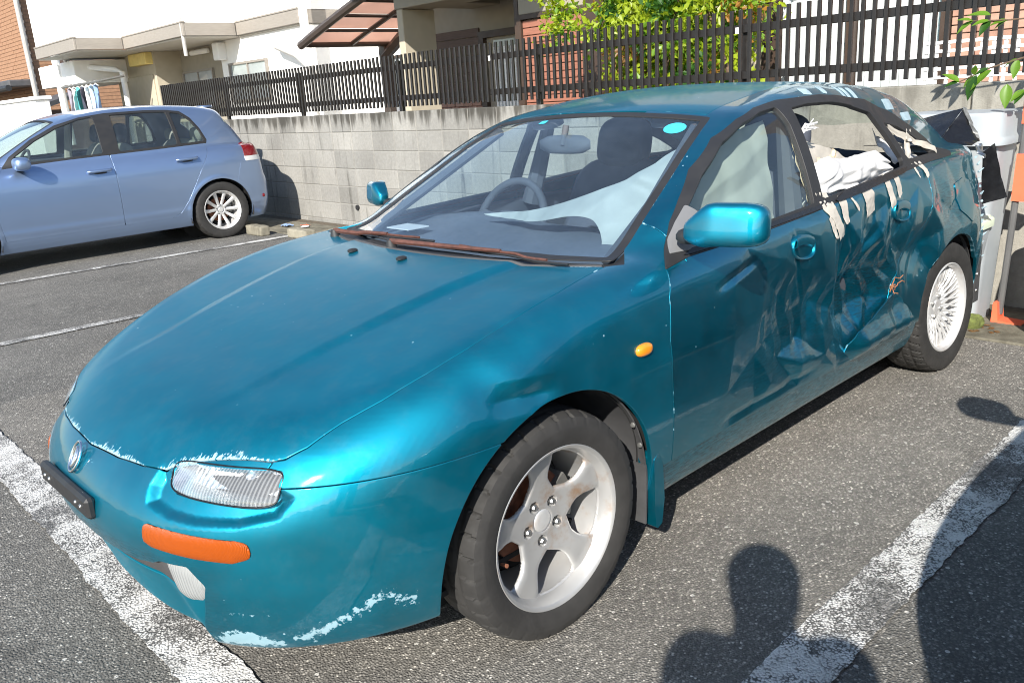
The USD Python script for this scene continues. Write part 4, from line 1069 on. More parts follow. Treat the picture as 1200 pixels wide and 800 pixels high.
def refine(sh):
    """Splits every triangle in four and lays the dents on afresh, so that folds come out sharp."""
    F = sh.F; D = np.hstack([sh.V, sh.N, sh.A]); e = np.sort(np.vstack([F[:, [0, 1]], F[:, [1, 2]], F[:, [2, 0]]]), 1)
    u, inv = np.unique(e, axis=0, return_inverse=True); inv = inv.ravel(); n = len(F); k = len(D)
    D = np.vstack([D, (D[u[:, 0]]+D[u[:, 1]])/2]); a, b, c = k+inv[:n], k+inv[n:2*n], k+inv[2*n:]
    F = np.vstack([np.stack([F[:, 0], a, c], 1), np.stack([a, F[:, 1], b], 1), np.stack([c, b, F[:, 2]], 1), np.stack([a, b, c], 1)])
    A = D[:, 6:]; nn = A[:, 3:6]/np.maximum(np.linalg.norm(A[:, 3:6], axis=1, keepdims=True), 1e-9)
    V = A[:, :3] - nn*teal_dent(A[:, :3])[:, None]; return Sheet(V, F, vnormals(V, F), A)
GAP = .0052
hoodL = [(-.345, .69), (-.13, .718), (.04, .722), (.17, .718), (.29, .703), (.40, .680), (.49, .652), (.57, .634), (.612, .612), (.634, .588), (.665, .53), (.712, .44), (.745, .382), (.768, .35), (.788, .27), (.804, .16), (.814, 0)]
hoodrear = [(-.30, .52), (-.262, .36), (-.238, .18), (-.232, 0)]
HOOD = np.array([(x, y) for x, y in hoodL] + [(x, -y) for x, y in hoodL[-2::-1]] + [(x, -y) for x, y in hoodrear] + [(x, y) for x, y in hoodrear[-2::-1]])
f_hood = mn(poly_field(HOOD, (0, 1)), lambda V: V[:, 2]-.54)
wsL = [(-.425, .645), (-.385, .48), (-.345, .25), (-.335, 0)]; wsT = [(-1.128, .50), (-1.112, .3), (-1.105, 0)]
WS = np.array(wsL + [(x, -y) for x, y in wsL[-2::-1]] + [(-.62, -.605), (-.83, -.565), (-1.0, -.53)] + [(x, -y) for x, y in wsT] + wsT[-2::-1] + [(-1.0, .53), (-.83, .565), (-.62, .605)])
f_ws = mn(poly_field(WS, (0, 1)), lambda V: V[:, 2]-.84)
WSO = round_poly(sg.Polygon(WS).buffer(.014), .012); f_wso = mn(poly_field(WSO, (0, 1)), lambda V: V[:, 2]-.80)
COWL = [(-.40, .72)] + [(x-.0, y) for x, y in [(-.345, .69)]+hoodrear] + [(x, -y) for x, y in ([(-.345, .69)]+hoodrear)[-2::-1]] + [(-.40, -.72), (-.50, -.64), (-.45, 0), (-.50, .64)]
f_cowl = mn(poly_field(COWL, (0, 1)), lambda V: V[:, 2]-.80)
ROOF = [(-1.155, .485), (-1.40, .475), (-2.0, .455), (-2.42, .45), (-2.45, 0), (-2.42, -.45), (-2.0, -.455), (-1.40, -.475), (-1.155, -.485), (-1.13, 0)]
f_roof = mn(poly_field(ROOF, (0, 1)), lambda V: V[:, 2]-1.0)
RG = [(-2.50, .46), (-2.52, 0), (-2.50, -.46), (-3.0, -.50), (-3.12, 0), (-3.0, .50)]; f_rg = mn(poly_field(RG, (0, 1)), lambda V: V[:, 2]-.95)
BELT = [(-.505, .868), (-.63, .882), (-1.0, .892), (-1.36, .905), (-1.8, .932), (-2.2, .957), (-2.45, .968), (-2.70, .972)]
DLO = np.array(BELT + [(-2.735, .985), (-2.64, 1.045), (-2.45, 1.125), (-2.28, 1.192), (-2.1, 1.245), (-1.95, 1.268), (-1.75, 1.281), (-1.46, 1.276), (-1.30, 1.258), (-1.17, 1.229), (-1.021, 1.180), (-.859, 1.098), (-.735, 1.024), (-.65, .970), (-.595, .925)])
f_dlo = poly_field(DLO, (0, 2))
FD = np.array([(-.462, .318), (-.452, .50), (-.446, .68), (-.468, .80), (-.505, .868)] + BELT[1:4] + [(-1.462, .910), (-1.476, .70), (-1.478, .318)])
RD = np.array([(-1.478, .318), (-1.476, .70), (-1.462, .910), (-1.8, .932), (-2.2, .957), (-2.37, .965), (-2.345, .84), (-2.29, .735), (-2.20, .672), (-2.08, .60), (-1.99, .51), (-1.945, .42), (-1.93, .318)])
f_fd, f_rd = poly_field(FD, (0, 2)), poly_field(RD, (0, 2))
def arch(cx, cz, r): return lambda V: np.where(np.abs(V[:, 1]) > .48, r - np.hypot(V[:, 0]-cx, V[:, 2]-cz), -.3)
f_af, f_ar = arch(0, .295, .368), arch(-2.605, .285, .352)
f_sill = lambda V: np.minimum(np.minimum(.315-V[:, 2], -.40-V[:, 0]), np.abs(V[:, 1])-.5)
f_bump = lambda V: np.minimum(V[:, 0]-.18, np.maximum(.603-V[:, 2], np.minimum(V[:, 0]-.60, .592-np.abs(V[:, 1]))))
INLET = [(0, .405), (.30, .405), (.365, .418), (.398, .433), (.472, .433), (.502, .385), (.479, .318), (.446, .25), (.428, .14), (0, .14)]
INL = np.array([(-a, b) for a, b in INLET[::-1][:-1]] + INLET[:-1])
f_inlet = mn(poly_field(INL, (1, 2)), lambda V: V[:, 0]-.5)
TURN = round_poly([(.362, .516), (.362, .474), (.386, .466), (.57, .451), (.604, .464), (.604, .497), (.58, .504)], .014)
HL = round_poly(sg.Polygon(LQ).buffer(-.004), .012)
absy = lambda f: (lambda V: f(np.c_[V[:, 0], np.abs(V[:, 1]), V[:, 2]]))
f_turn = mn(absy(poly_field(TURN, (1, 2))), lambda V: V[:, 0]-.5); f_hl = mn(absy(poly_field(HL, (1, 2))), lambda V: V[:, 0]-.45)
floor_ = lambda V: V[:, 2]-.196
BODY = cutb(BODY, floor_); BODY = cutb(BODY, neg(f_af)); BODY = cutb(BODY, neg(f_ar))

def scuffed(sh, fn):
    return fn(sh.A[:, :3])
def put_body(name, sh, mat, label=None, hem=.012, scuff=None, parent=teal, more=None, where=None):
    e = sh.edge_distance()
    if where is not None: e = np.maximum(e, .05*(1-where(sh.A[:, :3])))
    s = scuff(sh.A[:, :3]) if scuff else np.zeros(len(sh.V))
    ex = more or {}
    sh2 = Sheet(sh.V, sh.F, sh.N, np.c_[(e, s) + tuple(fn(sh.A[:, :3]) for fn in ex.values())]); V, F, N, A = sh2.hem(hem)
    return obj(name, (V, F), mat, parent, normals=N, label=label, attrs={'edge': A[:, 0], 'scuff': A[:, 1], **{k: A[:, 2+i] for i, k in enumerate(ex)}})

def door_scuff(V):
    low = sstep(-V[:, 2], -.62, -.45)*sstep(-V[:, 0], .5, .9)
    s = np.maximum(.30*low, bell(V, (-1.78, .8, .55), (.34, 0, .15), 3))
    s = np.maximum(s, .45*bell(V, (-1.2, .8, .52), (.30, 0, .16), 3)); return np.where(V[:, 1] > 0, s, 0)
def bumper_scuff(V): return .5*sstep(-V[:, 2], -.47, -.42)*sstep(-np.abs(V[:, 1]), -.55, -.4)

hood = put_body('bonnet', cutb(BODY, mn(f_hood, lambda V: V[:, 2]-.5)), 'teal_hood', where=lambda V: np.clip(sstep(V[:, 0], .45, .62) + .55*sstep(V[:, 0], .15, .4) + sstep(-V[:, 0], .22, .30)*sstep(np.abs(V[:, 1]), .5, .6), 0, 1))
rest = cutb(BODY, neg(f_hood, GAP))
# windscreen and its black surround
put_body('windscreen_seal', cutb(cutb(rest, neg(f_ws, -.012)), f_wso), 'black_trim', hem=.004)
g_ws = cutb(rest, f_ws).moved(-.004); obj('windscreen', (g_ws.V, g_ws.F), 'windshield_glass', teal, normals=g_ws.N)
rest = cutb(rest, neg(f_wso, .0))
put_body('cowl', cutb(rest, f_cowl).moved(-.012), 'black_trim')
rest = cutb(rest, neg(f_cowl, .002))
put_body('roof', cutb(rest, f_roof), 'teal_roof')
g_rg = cutb(rest, f_rg).moved(-.004); obj('rear_window', (g_rg.V, g_rg.F), 'window_glass', teal, normals=g_rg.N)
rest = cutb(cutb(rest, neg(f_roof, .004)), neg(f_rg, .006))

bump = cutb(rest, f_bump); rest = cutb(rest, neg(f_bump, GAP))
skin = cutb(cutb(cutb(bump, neg(f_inlet)), neg(f_turn, .002)), neg(f_hl, .002)).largest(2); skin = refine(skin)
SCR = [[(.447, .236), (.50, .264), (.545, .270), (.575, .243), (.60, .226), (.585, .200), (.45, .200)], [(.60, .225), (.623, .260), (.66, .276), (.70, .300), (.735, .340), (.752, .350), (.760, .335), (.745, .308), (.70, .268), (.66, .240), (.63, .215)], [(.750, .342), (.772, .302), (.767, .270), (.75, .268), (.742, .30)], [(.52, .31), (.53, .325), (.60, .318), (.60, .305)]]
def scraped(V): return np.where(V[:, 1] > 0, np.max([poly_field(q, (1, 2))(V) for q in SCR], 0), -.05)
put_body('front_bumper', skin, 'teal_bumper', hem=.020, scuff=bumper_scuff, more={'scrape': scraped})
front = cutb(cutb(bump, mn(f_inlet, lambda V: .348-V[:, 2])), lambda V: .475-np.abs(V[:, 1])).moved(-.012)
put_body('lower_lip', front, 'teal_dull', hem=.05)
back = cutb(bump, mn(lambda V: .50-np.abs(V[:, 1]), lambda V: .46-V[:, 2], lambda V: V[:, 2]-.25)).moved(-.075); obj('intake_back', (back.V, back.F), 'inner_black', teal, normals=back.N)
band = cutb(cutb(bump, f_inlet), mn(lambda V: V[:, 2]-.365, lambda V: .44-np.abs(V[:, 1]))).moved(-.012); put_body('intake_edge', band, 'liner', hem=.05)
for s in (1, -1):
    hs = lambda V, s=s: V[:, 1]*s - .2
    t = cutb(bump, mn(f_turn, hs)); 
    if len(t.F) == 0: continue
    e = t.edge_distance(.012); t2 = Sheet(t.V + t.N*(.002+.004*np.sqrt(np.clip(e/.012, 0, 1)))[:, None], t.F, t.N, t.A); t2.N = vnormals(t2.V, t2.F)
    v, f, n, a = t2.hem(.02); obj('turn_signal', (v, f), 'amber', teal, normals=n)
    def lamp(grow, dx, bulge, n=22, m=64, cup=0.0):
        rho = np.linspace(0, 1, n)**.7; th = np.linspace(0, 2*np.pi, m+1); e = 5.0
        c_, s_ = np.cos(th), np.sin(th); k = (np.abs(c_)**e + np.abs(s_)**e)**(-1/e)
        U, W = rho[:, None]*(c_*k)[None]*grow, rho[:, None]*(s_*k)[None]*grow
        a_, b_ = (U+1)/2, (W+1)/2; q = np.array(LQ)
        yz = q[3]*((1-a_)*(1-b_))[..., None] + q[2]*(a_*(1-b_))[..., None] + q[1]*(a_*b_)[..., None] + q[0]*((1-a_)*b_)[..., None]
        X = FXS[s](yz[..., 0], yz[..., 1]) - .002 - .007*(1-b_)**1.5 + dx + bulge*(1-rho[:, None]**3) - cup*np.clip(1-(((a_-.58)/.42)**2 + ((b_-.5)/.75)**2), 0, 1)
        v_, f_ = grid_mesh(np.stack([X, s*yz[..., 0], yz[..., 1]], -1)); return v_, (f_ if s == -1 else f_[:, ::-1])
    lens = obj('headlight', lamp(1.0, 0, .006), 'headlight_lens', teal, True)
    th_ = lamp(1.0, .001, 0)[0].reshape(22, 65, 3)[-1]; m_ = MB(); m_.tube(th_, .0022, 6, False); obj('headlight_frame', m_, 'black_gloss', lens, True)
    r0, r1 = lamp(1.0, -.004, 0)[0].reshape(22, 65, 3)[-1], lamp(.92, -.050, 0)[0].reshape(22, 65, 3)[-1]
    v, f = grid_mesh(np.stack([r0, r1], 0)); obj('lamp_housing', (v, f if s == 1 else f[:, ::-1]), 'chrome_soft', lens, True)
    v, f = lamp(.93, -.048, 0, cup=.035); obj('reflector', (v, f), 'reflector', lens, True)
    v, f = superbox((.655, s*.545, .614), (.020, .010, .010), 2.2, 12); obj('bulb', (v, f), 'chrome_soft', lens, True)
    fg = cutb(bump, mn(absy(poly_field(round_poly([(.394, .338), (.400, .425), (.440, .430), (.474, .412), (.494, .375), (.478, .332), (.44, .326)], .012), (1, 2))), hs)).moved(-.014)
    e = fg.edge_distance(.02); fg.V = fg.V + fg.N*(.006*np.sqrt(np.clip(e/.02, 0, 1)))[:, None]; v, f, n, a = fg.hem(.02); obj('fog_light', (v, f), 'fog_lens', teal, 40)
# wings
f_wing = lambda V: np.minimum(V[:, 0]+.605, .99-V[:, 2])
def f_front_side(V): return np.where(V[:, 2] < .868, V[:, 0] - np.interp(V[:, 2], [.2, .318, .5, .68, .80, .868], [-.462, -.462, -.452, -.446, -.468, -.505]), V[:, 0]+.605)
for s in (1, -1):
    hs = lambda V, s=s: V[:, 1]*s - .25
    S = cutb(rest, hs)
    S = cutb(S, neg(f_sill, .002))
    w = cutb(cutb(cutb(S, f_front_side), neg(f_dlo, .002)), neg(f_hood, GAP)); w = cutb(w, neg(f_hl, .002)); w = refine(w) if s == 1 else w; put_body('front_wing', w, 'teal_panel', hem=.014)
    S2 = cutb(S, lambda V: -f_front_side(V)-GAP)
    fdoor = cutb(S2, f_fd); fdoor = refine(fdoor) if s == 1 else fdoor; put_body('front_door', fdoor, 'teal_door', hem=.02, scuff=door_scuff, label='front door dented along its rear half' if s == 1 else None, where=lambda V: sstep(V[:, 0], -.60, -.50)*sstep(V[:, 2], .36, .42))
    rdoor = cutb(S2, f_rd); rdoor = refine(rdoor) if s == 1 else rdoor; put_body('rear_door', rdoor, 'teal_door', hem=.02, scuff=door_scuff, label='crushed rear door with torn lower edge' if s == 1 else None, where=lambda V: .6*sstep(-V[:, 2], -.62, -.5))
    q = cutb(cutb(cutb(S2, neg(f_fd, GAP)), neg(f_rd, GAP)), neg(f_dlo, .0))
    if s == 1:
        torn = lambda V: V[:, 0] + 3.045 + .02*(meshkit.noise(V*[9, 9, 26])-.5) + .015*np.sin(V[:, 2]*23)
        q = cutb(q, torn)
    else: q = cutb(q, lambda V: V[:, 0]+3.3)
    put_body('body_side', q, 'teal_door', hem=.016, scuff=(lambda V: .5*sstep(-V[:, 0], 2.3, 2.5)*sstep(-V[:, 2], -1.0, -.8)))
    sl = cutb(cutb(rest, hs), f_sill); put_body('sill', cutb(sl, lambda V: V[:, 0]+2.24).moved(-.004), 'teal_door', hem=.03, scuff=lambda V: .7+0*V[:, 0])
    # window surround
    D = cutb(cutb(rest, hs), f_dlo)
    FG = round_poly([(-.66, .905), (-.672, .962), (-.742, 1.011), (-.864, 1.085), (-1.024, 1.167), (-1.17, 1.217), (-1.30, 1.245), (-1.413, 1.256), (-1.425, 1.19), (-1.392, .93), (-1.0, .915)], .012)
    RGW = round_poly([(-1.455, .936), (-1.492, 1.249), (-1.62, 1.257), (-1.80, 1.254), (-1.95, 1.236), (-2.085, 1.197), (-2.225, .998), (-2.19, .975), (-1.8, .955)], .015)
    QG = round_poly([(-2.285, .992), (-2.17, 1.155), (-2.30, 1.128), (-2.45, 1.075), (-2.58, 1.02), (-2.64, .992)], .008)
    fg, frw, fq = poly_field(FG, (0, 2)), poly_field(RGW, (0, 2)), poly_field(QG, (0, 2))
    trim = cutb(cutb(cutb(D, neg(fg)), neg(frw)), neg(fq)); put_body('window_trim', trim.moved(.003), 'black_trim', hem=.018)
    gl = cutb(D, poly_field(round_poly(sg.Polygon(FG).buffer(.004), .01), (0, 2))).moved(-.010); obj('front_door_glass', (gl.V, gl.F), 'window_glass', teal, normals=gl.N)
    if s == -1:
        for nm, pl in (('rear_door_glass', RGW), ('quarter_glass', QG)):
            gl = cutb(D, poly_field(round_poly(sg.Polygon(pl).buffer(.004), .008), (0, 2))).moved(-.010); obj(nm, (gl.V, gl.F), 'window_glass', teal, normals=gl.N)
# belt weatherstrip proud of the trim
Lside = cutb(BODY, side(1))
def strip(poly, off, mat, name, parent=teal, hem=.003, src=None, lift=0.0):
    fld = poly_field(poly, (0, 2)); p = cutb(src if src is not None else Lside, (lambda V: fld(V) + .012*(meshkit.fbm(V*55, 3)-.5)) if lift else fld)
    if len(p.F) == 0: return None
    if lift:
        p = refine(p); zc = p.A[:, 2]; t = (zc.max()-zc)/max(np.ptp(zc), 1e-6); p.V = p.V + p.N*(off + lift*t**2.2*(.4+1.2*meshkit.noise(p.A[:, :3]*30)) + .003*np.abs(meshkit.noise(p.A[:, :3]*70)-.5))[:, None]; p.N = vnormals(p.V, p.F)
    else: p = p.moved(off)
    v, f, n, a = p.hem(hem, .0006); return obj(name, (v, f), mat, parent, normals=n, attrs={'edge': a[:, -1]*0+1})
strip([(-.60, .884), (-1.0, .896), (-1.42, .909), (-1.43, .922), (-1.0, .909), (-.66, .898)], .007, 'black_gloss', 'belt_moulding')
# sail panel in front of the mirror
strip([(-.566, .896), (-.602, .929), (-.66, .968), (-.728, 1.008), (-.745, .99), (-.745, .894)], .006, 'sail_grey', 'mirror_sail')

# dark inner shell, floor, firewall, liners
inn = cutb(cutb(BODY, lambda V: .875-V[:, 2]), lambda V: V[:, 0]+3.02)
inn = Sheet(inn.A[:, :3] - inn.N*(.055+.09*sstep(inn.A[:, 1], .3, .6)*sstep(-inn.A[:, 0], .6, .8)*sstep(inn.A[:, 0], -2.5, -2.3))[:, None], inn.F, inn.N, inn.A)
obj('inner_shell', (inn.V, inn.F), 'inner_black', teal, normals=inn.N)
obj('floor_pan', box((-3.0, -.70, .20), (.40, .70, .215)), 'inner_black', teal)
fl = MB(); fl.box((-3.0, -.76, .55), (-2.98, .76, .86)); obj('rear_bulkhead', fl, 'liner', teal)
obj('firewall', box((-.46, -.70, .22), (-.44, .70, .84)), 'inner_black', teal)
for (cx, cz, r) in ((0, .295, .366), (-2.605, .285, .350)):
    for s in (1, -1):
        an = np.linspace(.02, np.pi+.12, 30)
        P = np.stack([np.stack([cx + (r+.012)*np.cos(an), s*(yy - (.075*sstep(np.cos(an), .55, 1.0)*(cx == 0) + .02)*(yy > .7)), cz + (r+.012)*np.sin(an)], -1) for yy in (.835, .80, .60, .50)], 0)
        P[0, :, 0] = cx + (r+.003)*np.cos(an); P[0, :, 2] = cz + (r+.003)*np.sin(an)
        v, f = grid_mesh(P); v = v.copy(); v[:, 1] += s*-.012; obj('wheel_liner', solidify(v, f if s == 1 else f[:, ::-1], .004), 'liner', teal)
        q = sg.Point(cx, cz).buffer(r+.02, 24); v, f = prism(q, .475, .485, 1); v = v*[1, s, 1]; obj('inner_arch', (v, f), 'inner_black', teal, False)

# wheels
KW = dict(R=.303, rin=.211, w=.205)
make_wheel(teal, 'five', (0, .722, .297), -.016, 0, 'alloy', tyre_kw=KW, spin=.0, tyre_mat='tyre_worn')
make_wheel(teal, 'many', (-2.605, .735, .296), -.053, -.037, 'alloy_bright', tyre_kw=dict(R=.302, rin=.194, w=.195, style=1), tyre_mat='tyre_rubber')
for x in (0, -2.605): make_wheel(teal, 'ten', (x, -.722, .297), 0, 0, 'alloy', True, tyre_kw=dict(R=.303, rin=.203, w=.2, n=120))

# mud flaps
for s in (1, -1):
    an = np.linspace(-.38, .12, 12); pr = [(-.372-.012*0, .295)]
    P = np.array([[(-(.360)*np.cos(max(a, -.1))-.002+.02*max(-.1-a, 0), s*y, .295+.368*np.sin(a)) for y in (.68, .74, .79, .815)] for a in an])
    v, f = grid_mesh(P); obj('mud_flap', solidify(v, f, .006), 'liner', teal)
    for zz in (.47, .40, .33, .27):
        a = math.asin(np.clip((zz-.295)/.368, -1, 1)); v, f = lathe([(0, .004), (.006, .0035), (.008, 0)], 10, 0); obj('rivet', (xf(v, t=(-.368*math.cos(a)+.004, s*.80, zz)), f), 'steel_dull', teal) if s == 1 else None
v, f = prism(round_poly([(-.405, .145), (-.378, .135), (-.372, .20), (-.372, .355), (-.392, .372), (-.412, .33), (-.418, .22)], .008), .775, .832, 1); obj('flap_guard', (v, f), 'teal_plain', teal, 40)
v, f = prism([(-3.03, .24), (-2.96, .24), (-2.955, .50), (-3.02, .52)], .70, .82, 1); obj('rear_flap', (v, f), 'liner', teal)
for zz in (.30, .38, .45):
    v, f = lathe([(0, .005), (.007, .004), (.009, 0)], 10, 1); obj('rivet', (xf(v, t=(-2.985, .82, zz)), f), 'steel', teal)

# exhaust / dogleg: the folded lower end of the quarter behind the rear door
dpoly = poly_field([(-1.535, .318), (-1.56, .385), (-1.62, .425), (-1.74, .445), (-1.86, .475), (-1.95, .50), (-2.01, .49), (-2.05, .43), (-2.07, .385), (-2.03, .335), (-1.98, .318)], (0, 2))
dg = refine(cutb(Lside, lambda V: dpoly(V) + .030*(meshkit.fbm(V*28, 3)-.5)*sstep(-V[:, 0], 1.85, 1.98)))
_a = dg.A; _b = np.exp(-((_a[:, 2]-.375)/.055)**2)*sstep(-_a[:, 0], 1.53, 1.66); _c = .012*np.abs(meshkit.noise(_a[:, :3]*14)-.5) + .010*tri(_a[:, 0]*4.3+_a[:, 2]*3.1)*sstep(-_a[:, 0], 1.75, 1.95)
dg = Sheet(_a[:, :3] + _a[:, 3:6]*(-.002 + .052*_b - _c)[:, None], dg.F, dg.N, _a); dg.N = vnormals(dg.V, dg.F)
put_body('crushed_dogleg', dg, 'teal_door', hem=.006, scuff=lambda V: .45+0*V[:, 0], label='crumpled lower corner flap bent outward before the rear wheel')
wl = MB(); r = np.random.default_rng(3)
for k in range(7):
    p = np.array([-2.0, .80, .50]); pts = [p]
    for j in range(7): p = p + [r.normal(-.003, .010), r.normal(.002, .006), r.normal(.002, .011)]; pts.append(p)
    wl.tube(pts, .002, 5)
obj('torn_wiring', wl, 'wire', teal)

# door handles: an oval bowl with a flap, rim proud
for s in (1, -1):
    for hx, hz in ((-1.245, .806), (-2.075, .812)):
        y0 = .835 if hx > -2 else .822
        base = hit_y = None
        a = np.linspace(0, 2*np.pi, 40, endpoint=False); e = 2.4
        ox = .078*np.sign(np.cos(a))*np.abs(np.cos(a))**(2/e); oz = .043*np.sign(np.sin(a))*np.abs(np.sin(a))**(2/e)
        oz = oz + ox*.12
        near = Lside.A[:, :3]; ky = []
        from scipy.spatial import cKDTree
        if s == 1 and hx == -1.245: tree = cKDTree(Lside.A[:, [0, 2]])
        _, ii = tree.query(np.c_[hx+ox, hz+oz]); yy = Lside.V[ii, 1]; yy = yy.mean() + (oz - oz.mean())*np.polyfit(oz, yy, 1)[0]
        rings = [(1.0, -.004), (1.0, .006), (.93, .009), (.84, .006), (.80, -.010), (.60, -.026), (0.02, -.030)]
        P = np.stack([np.stack([hx+ox*k, (yy.mean()+(yy-yy.mean())*k + d), hz+oz*k], -1) for k, d in rings], 1)
        P = np.concatenate([P, P[:1]], 0); v, f = grid_mesh(P)
        v = v*[1, s, 1]; f = f if s == 1 else f[:, ::-1]
        bowl = obj('door_handle', (v, f), 'teal_plain', teal, 50)
        k = (np.abs(ox) < 1)
        FLP = np.stack([np.stack([hx+np.linspace(-.060, .060, 14), np.full(14, yy.mean()+d), hz+.012+zz+.012*np.cos(np.linspace(-1.4, 1.4, 14)) + np.linspace(-.060, .060, 14)*.12], -1) for zz, d in ((.016, .004), (.006, .008), (-.010, .007), (-.018, -.006))], 1)
        v, f = grid_mesh(FLP); v = v*[1, s, 1]; obj('handle_flap', solidify(v, f[:, ::-1] if s == 1 else f, .004), 'teal_plain', bowl, 50)
# fuel filler flap: bent, slightly proud, on the left quarter
strip(round_poly([(-2.63, .855), (-2.66, .735), (-2.78, .665), (-2.90, .725), (-2.89, .845), (-2.76, .872)], .012), .004, 'teal_door', 'filler_flap', hem=.010)
# side repeater
v, f = superbox((-.325, .838, .692), (.034, .014, .017), 2.5, 14); obj('side_repeater', (v, f), 'amber_light', teal, 50)

# mirrors
for s in (1, -1):
    v, f = superbox((0, 0, 0), (.050, .114, .060), 4.2, 26)
    t = (v[:, 1]+.114)/.228
    v[:, 2] = v[:, 2]*(.60+.40*sstep(t, 0, .32)) - .020*(1-sstep(t, 0, .4)); v[:, 0] = v[:, 0]*(.7+.3*sstep(t, 0, .4)) - .035*t
    v[:, 0] = np.where(v[:, 0] < -.03, -.03 + (v[:, 0]+.03)*.35, v[:, 0])
    v = xf(v, rz=.22, ry=-.10, t=(-.605, .905, .984)); v = v*[1, s, 1] + [-.13*(s < 0), 0, 0]; v = v if s > 0 else v.mean(0) + (v-v.mean(0))*.82; f2 = f if s == 1 else f[:, ::-1]
    mi = obj('door_mirror', (v, f2), 'teal_plain', teal, True)
    v, f = superbox((0, 0, 0), (.004, .090, .046), 4, 12); v = xf(v, rz=.22, ry=-.10, t=(-.655, .925, .984)); obj('mirror_glass', (v*[1, s, 1] + [-.13*(s < 0), 0, 0], f if s == 1 else f[:, ::-1]), 'chrome', mi)
    v, f = superbox((-.615, .790, .945), (.045, .035, .022), 3, 12); obj('mirror_arm', (v*[1, s, 1] + [-.13*(s < 0), 0, 0], f if s == 1 else f[:, ::-1]), 'black_trim', mi)

# front plate bracket, badge, tow hook
pl = obj('plate_bracket', box((.872, -.19, .470), (.897, .16, .524), .008), 'black_trim', teal, 20)
for y in (-.15, -.115, .085, .12):
    v, f = lathe([(0, .004), (.004, .0035), (.006, 0)], 12, 0); obj('bolt', (xf(v, t=(.897, y, .497)), f), 'steel', pl)
a = np.linspace(0, 2*np.pi, 40); nx = .853
ring = np.c_[np.full(40, 0), .026*np.cos(a), .033*np.sin(a)]; ring[:, 0] = nx - (ring[:, 2])*.55
m = MB(); m.tube(ring, .0036, 8, False)
ins = np.c_[np.full(40, 0), .0145*np.cos(a)*(1-.35*np.abs(np.sin(a))), .021*np.sin(a)]; ins[:, 0] = nx - ins[:, 2]*.55 + .001
m.tube(ins, .0045, 8, False); m.tube([(nx+.012, 0, -.022), (nx, 0, 0), (nx-.010, 0, .018)], .0045, 8)
obj('badge', (xf(m.get()[0], t=(0, -.01, .572)), m.get()[1]), 'chrome', teal, 50)
for k in range(2):
    v, f = tube([(.15, -.26, .25), (.78, -.26, .27), (.80, -.26, .285), (.80, -.26, .31), (.78, -.26, .32)], .008, 8)
obj('tow_hook', (v, f), 'teal_plain', teal)

# wipers, washer jets, seals along the bonnet's rear edge
surf = cKDTree(Lside.A[:, [0, 2]])
TOPT = cKDTree(V0[V0[:, 2] > .8][:, :2]); TOPV = V0[V0[:, 2] > .8]
def topz(x, y): return TOPV[TOPT.query([x, y], k=4)[1], 2].max()
def wiper(p0, p1, p2, piv):
    w = None
    def L(ps, up, n=10):
        ps = np.array(ps); t = np.linspace(0, 1, n); s = np.linspace(0, 1, len(ps)); q = np.stack([np.interp(t, s, ps[:, k]) for k in (0, 1)], 1)
        return [(x, y, topz(x, y)+up) for x, y in q]
    m = MB(); v, f = lathe([(0, .03), (.014, .028), (.018, .012), (.02, 0)], 14, 2); m.add(xf(v, t=(piv[0], piv[1], topz(*piv)-.005)), f)
    w = obj('wiper', m, 'black_trim', teal)
    m = MB(); m.tube(L([piv, p1], .020), np.linspace(.010, .006, 10), 6); obj('arm', m, 'wiper_rust', w)
    m = MB(); m.tube(L([p0, p1, p2], .010), .0042, 6); obj('blade', m, 'black_trim', w)
    m = MB(); m.tube(L([np.array(p0)*.7+np.array(p1)*.3, p1, np.array(p2)*.7+np.array(p1)*.3], .017), .0042, 6); obj('bridge', m, 'wiper_rust', w)
wiper((-.305, .60), (-.305, .33), (-.318, .05), (-.262, -.16)); wiper((-.335, -.02), (-.335, -.28), (-.36, -.50), (-.315, -.585))
for y in (-.24, .03):
    v, f = superbox((-.16, y, topz(-.16, y)+.004), (.018, .012, .007), 3, 10); obj('washer_jet', (v, f), 'black_trim', teal)
pts = [(x-.010, y) for x, y in [(-.345, .68)] + hoodrear]; pts = pts + [(x, -y) for x, y in pts[-2::-1]]
m = MB(); pp = np.array(pts); t = np.linspace(0, 1, 60); s_ = np.linspace(0, 1, len(pp)); q = np.stack([np.interp(t, s_, pp[:, k]) for k in (0, 1)], 1)
m.tube([(x, y, topz(x, y)-.004) for x, y in q], .007, 6); obj('cowl_seal', m, 'liner', teal)

# ------------- cabin
def smooth_part(name, meshes, mat, parent=teal):
    m = MB()
    for v, f in meshes: m.add(v, f)
    return obj(name, m, mat, parent, 50)
u = np.linspace(-.66, .66, 30); x = np.linspace(-.44, -1.0, 16)
Ux, Uy = np.meshgrid(x, u, indexing='ij'); t = (Ux+.44)/(-.56)
Z = .845 + .035*sstep(t, 0, .7) - .16*sstep(t, .82, 1.0)**2 + .03*np.exp(-((Uy+.36)/.20)**2)*sstep(t, .55, .8)
P = np.stack([Ux, Uy*(1+.08*t), Z], -1); v, f = grid_mesh(P); obj('dashboard', (v, f[:, ::-1]), 'dash_top', teal, 50)
dpan = box((-.99, -.70, .30), (-.90, .70, .74), .03); obj('dash_front', dpan, 'interior', teal)
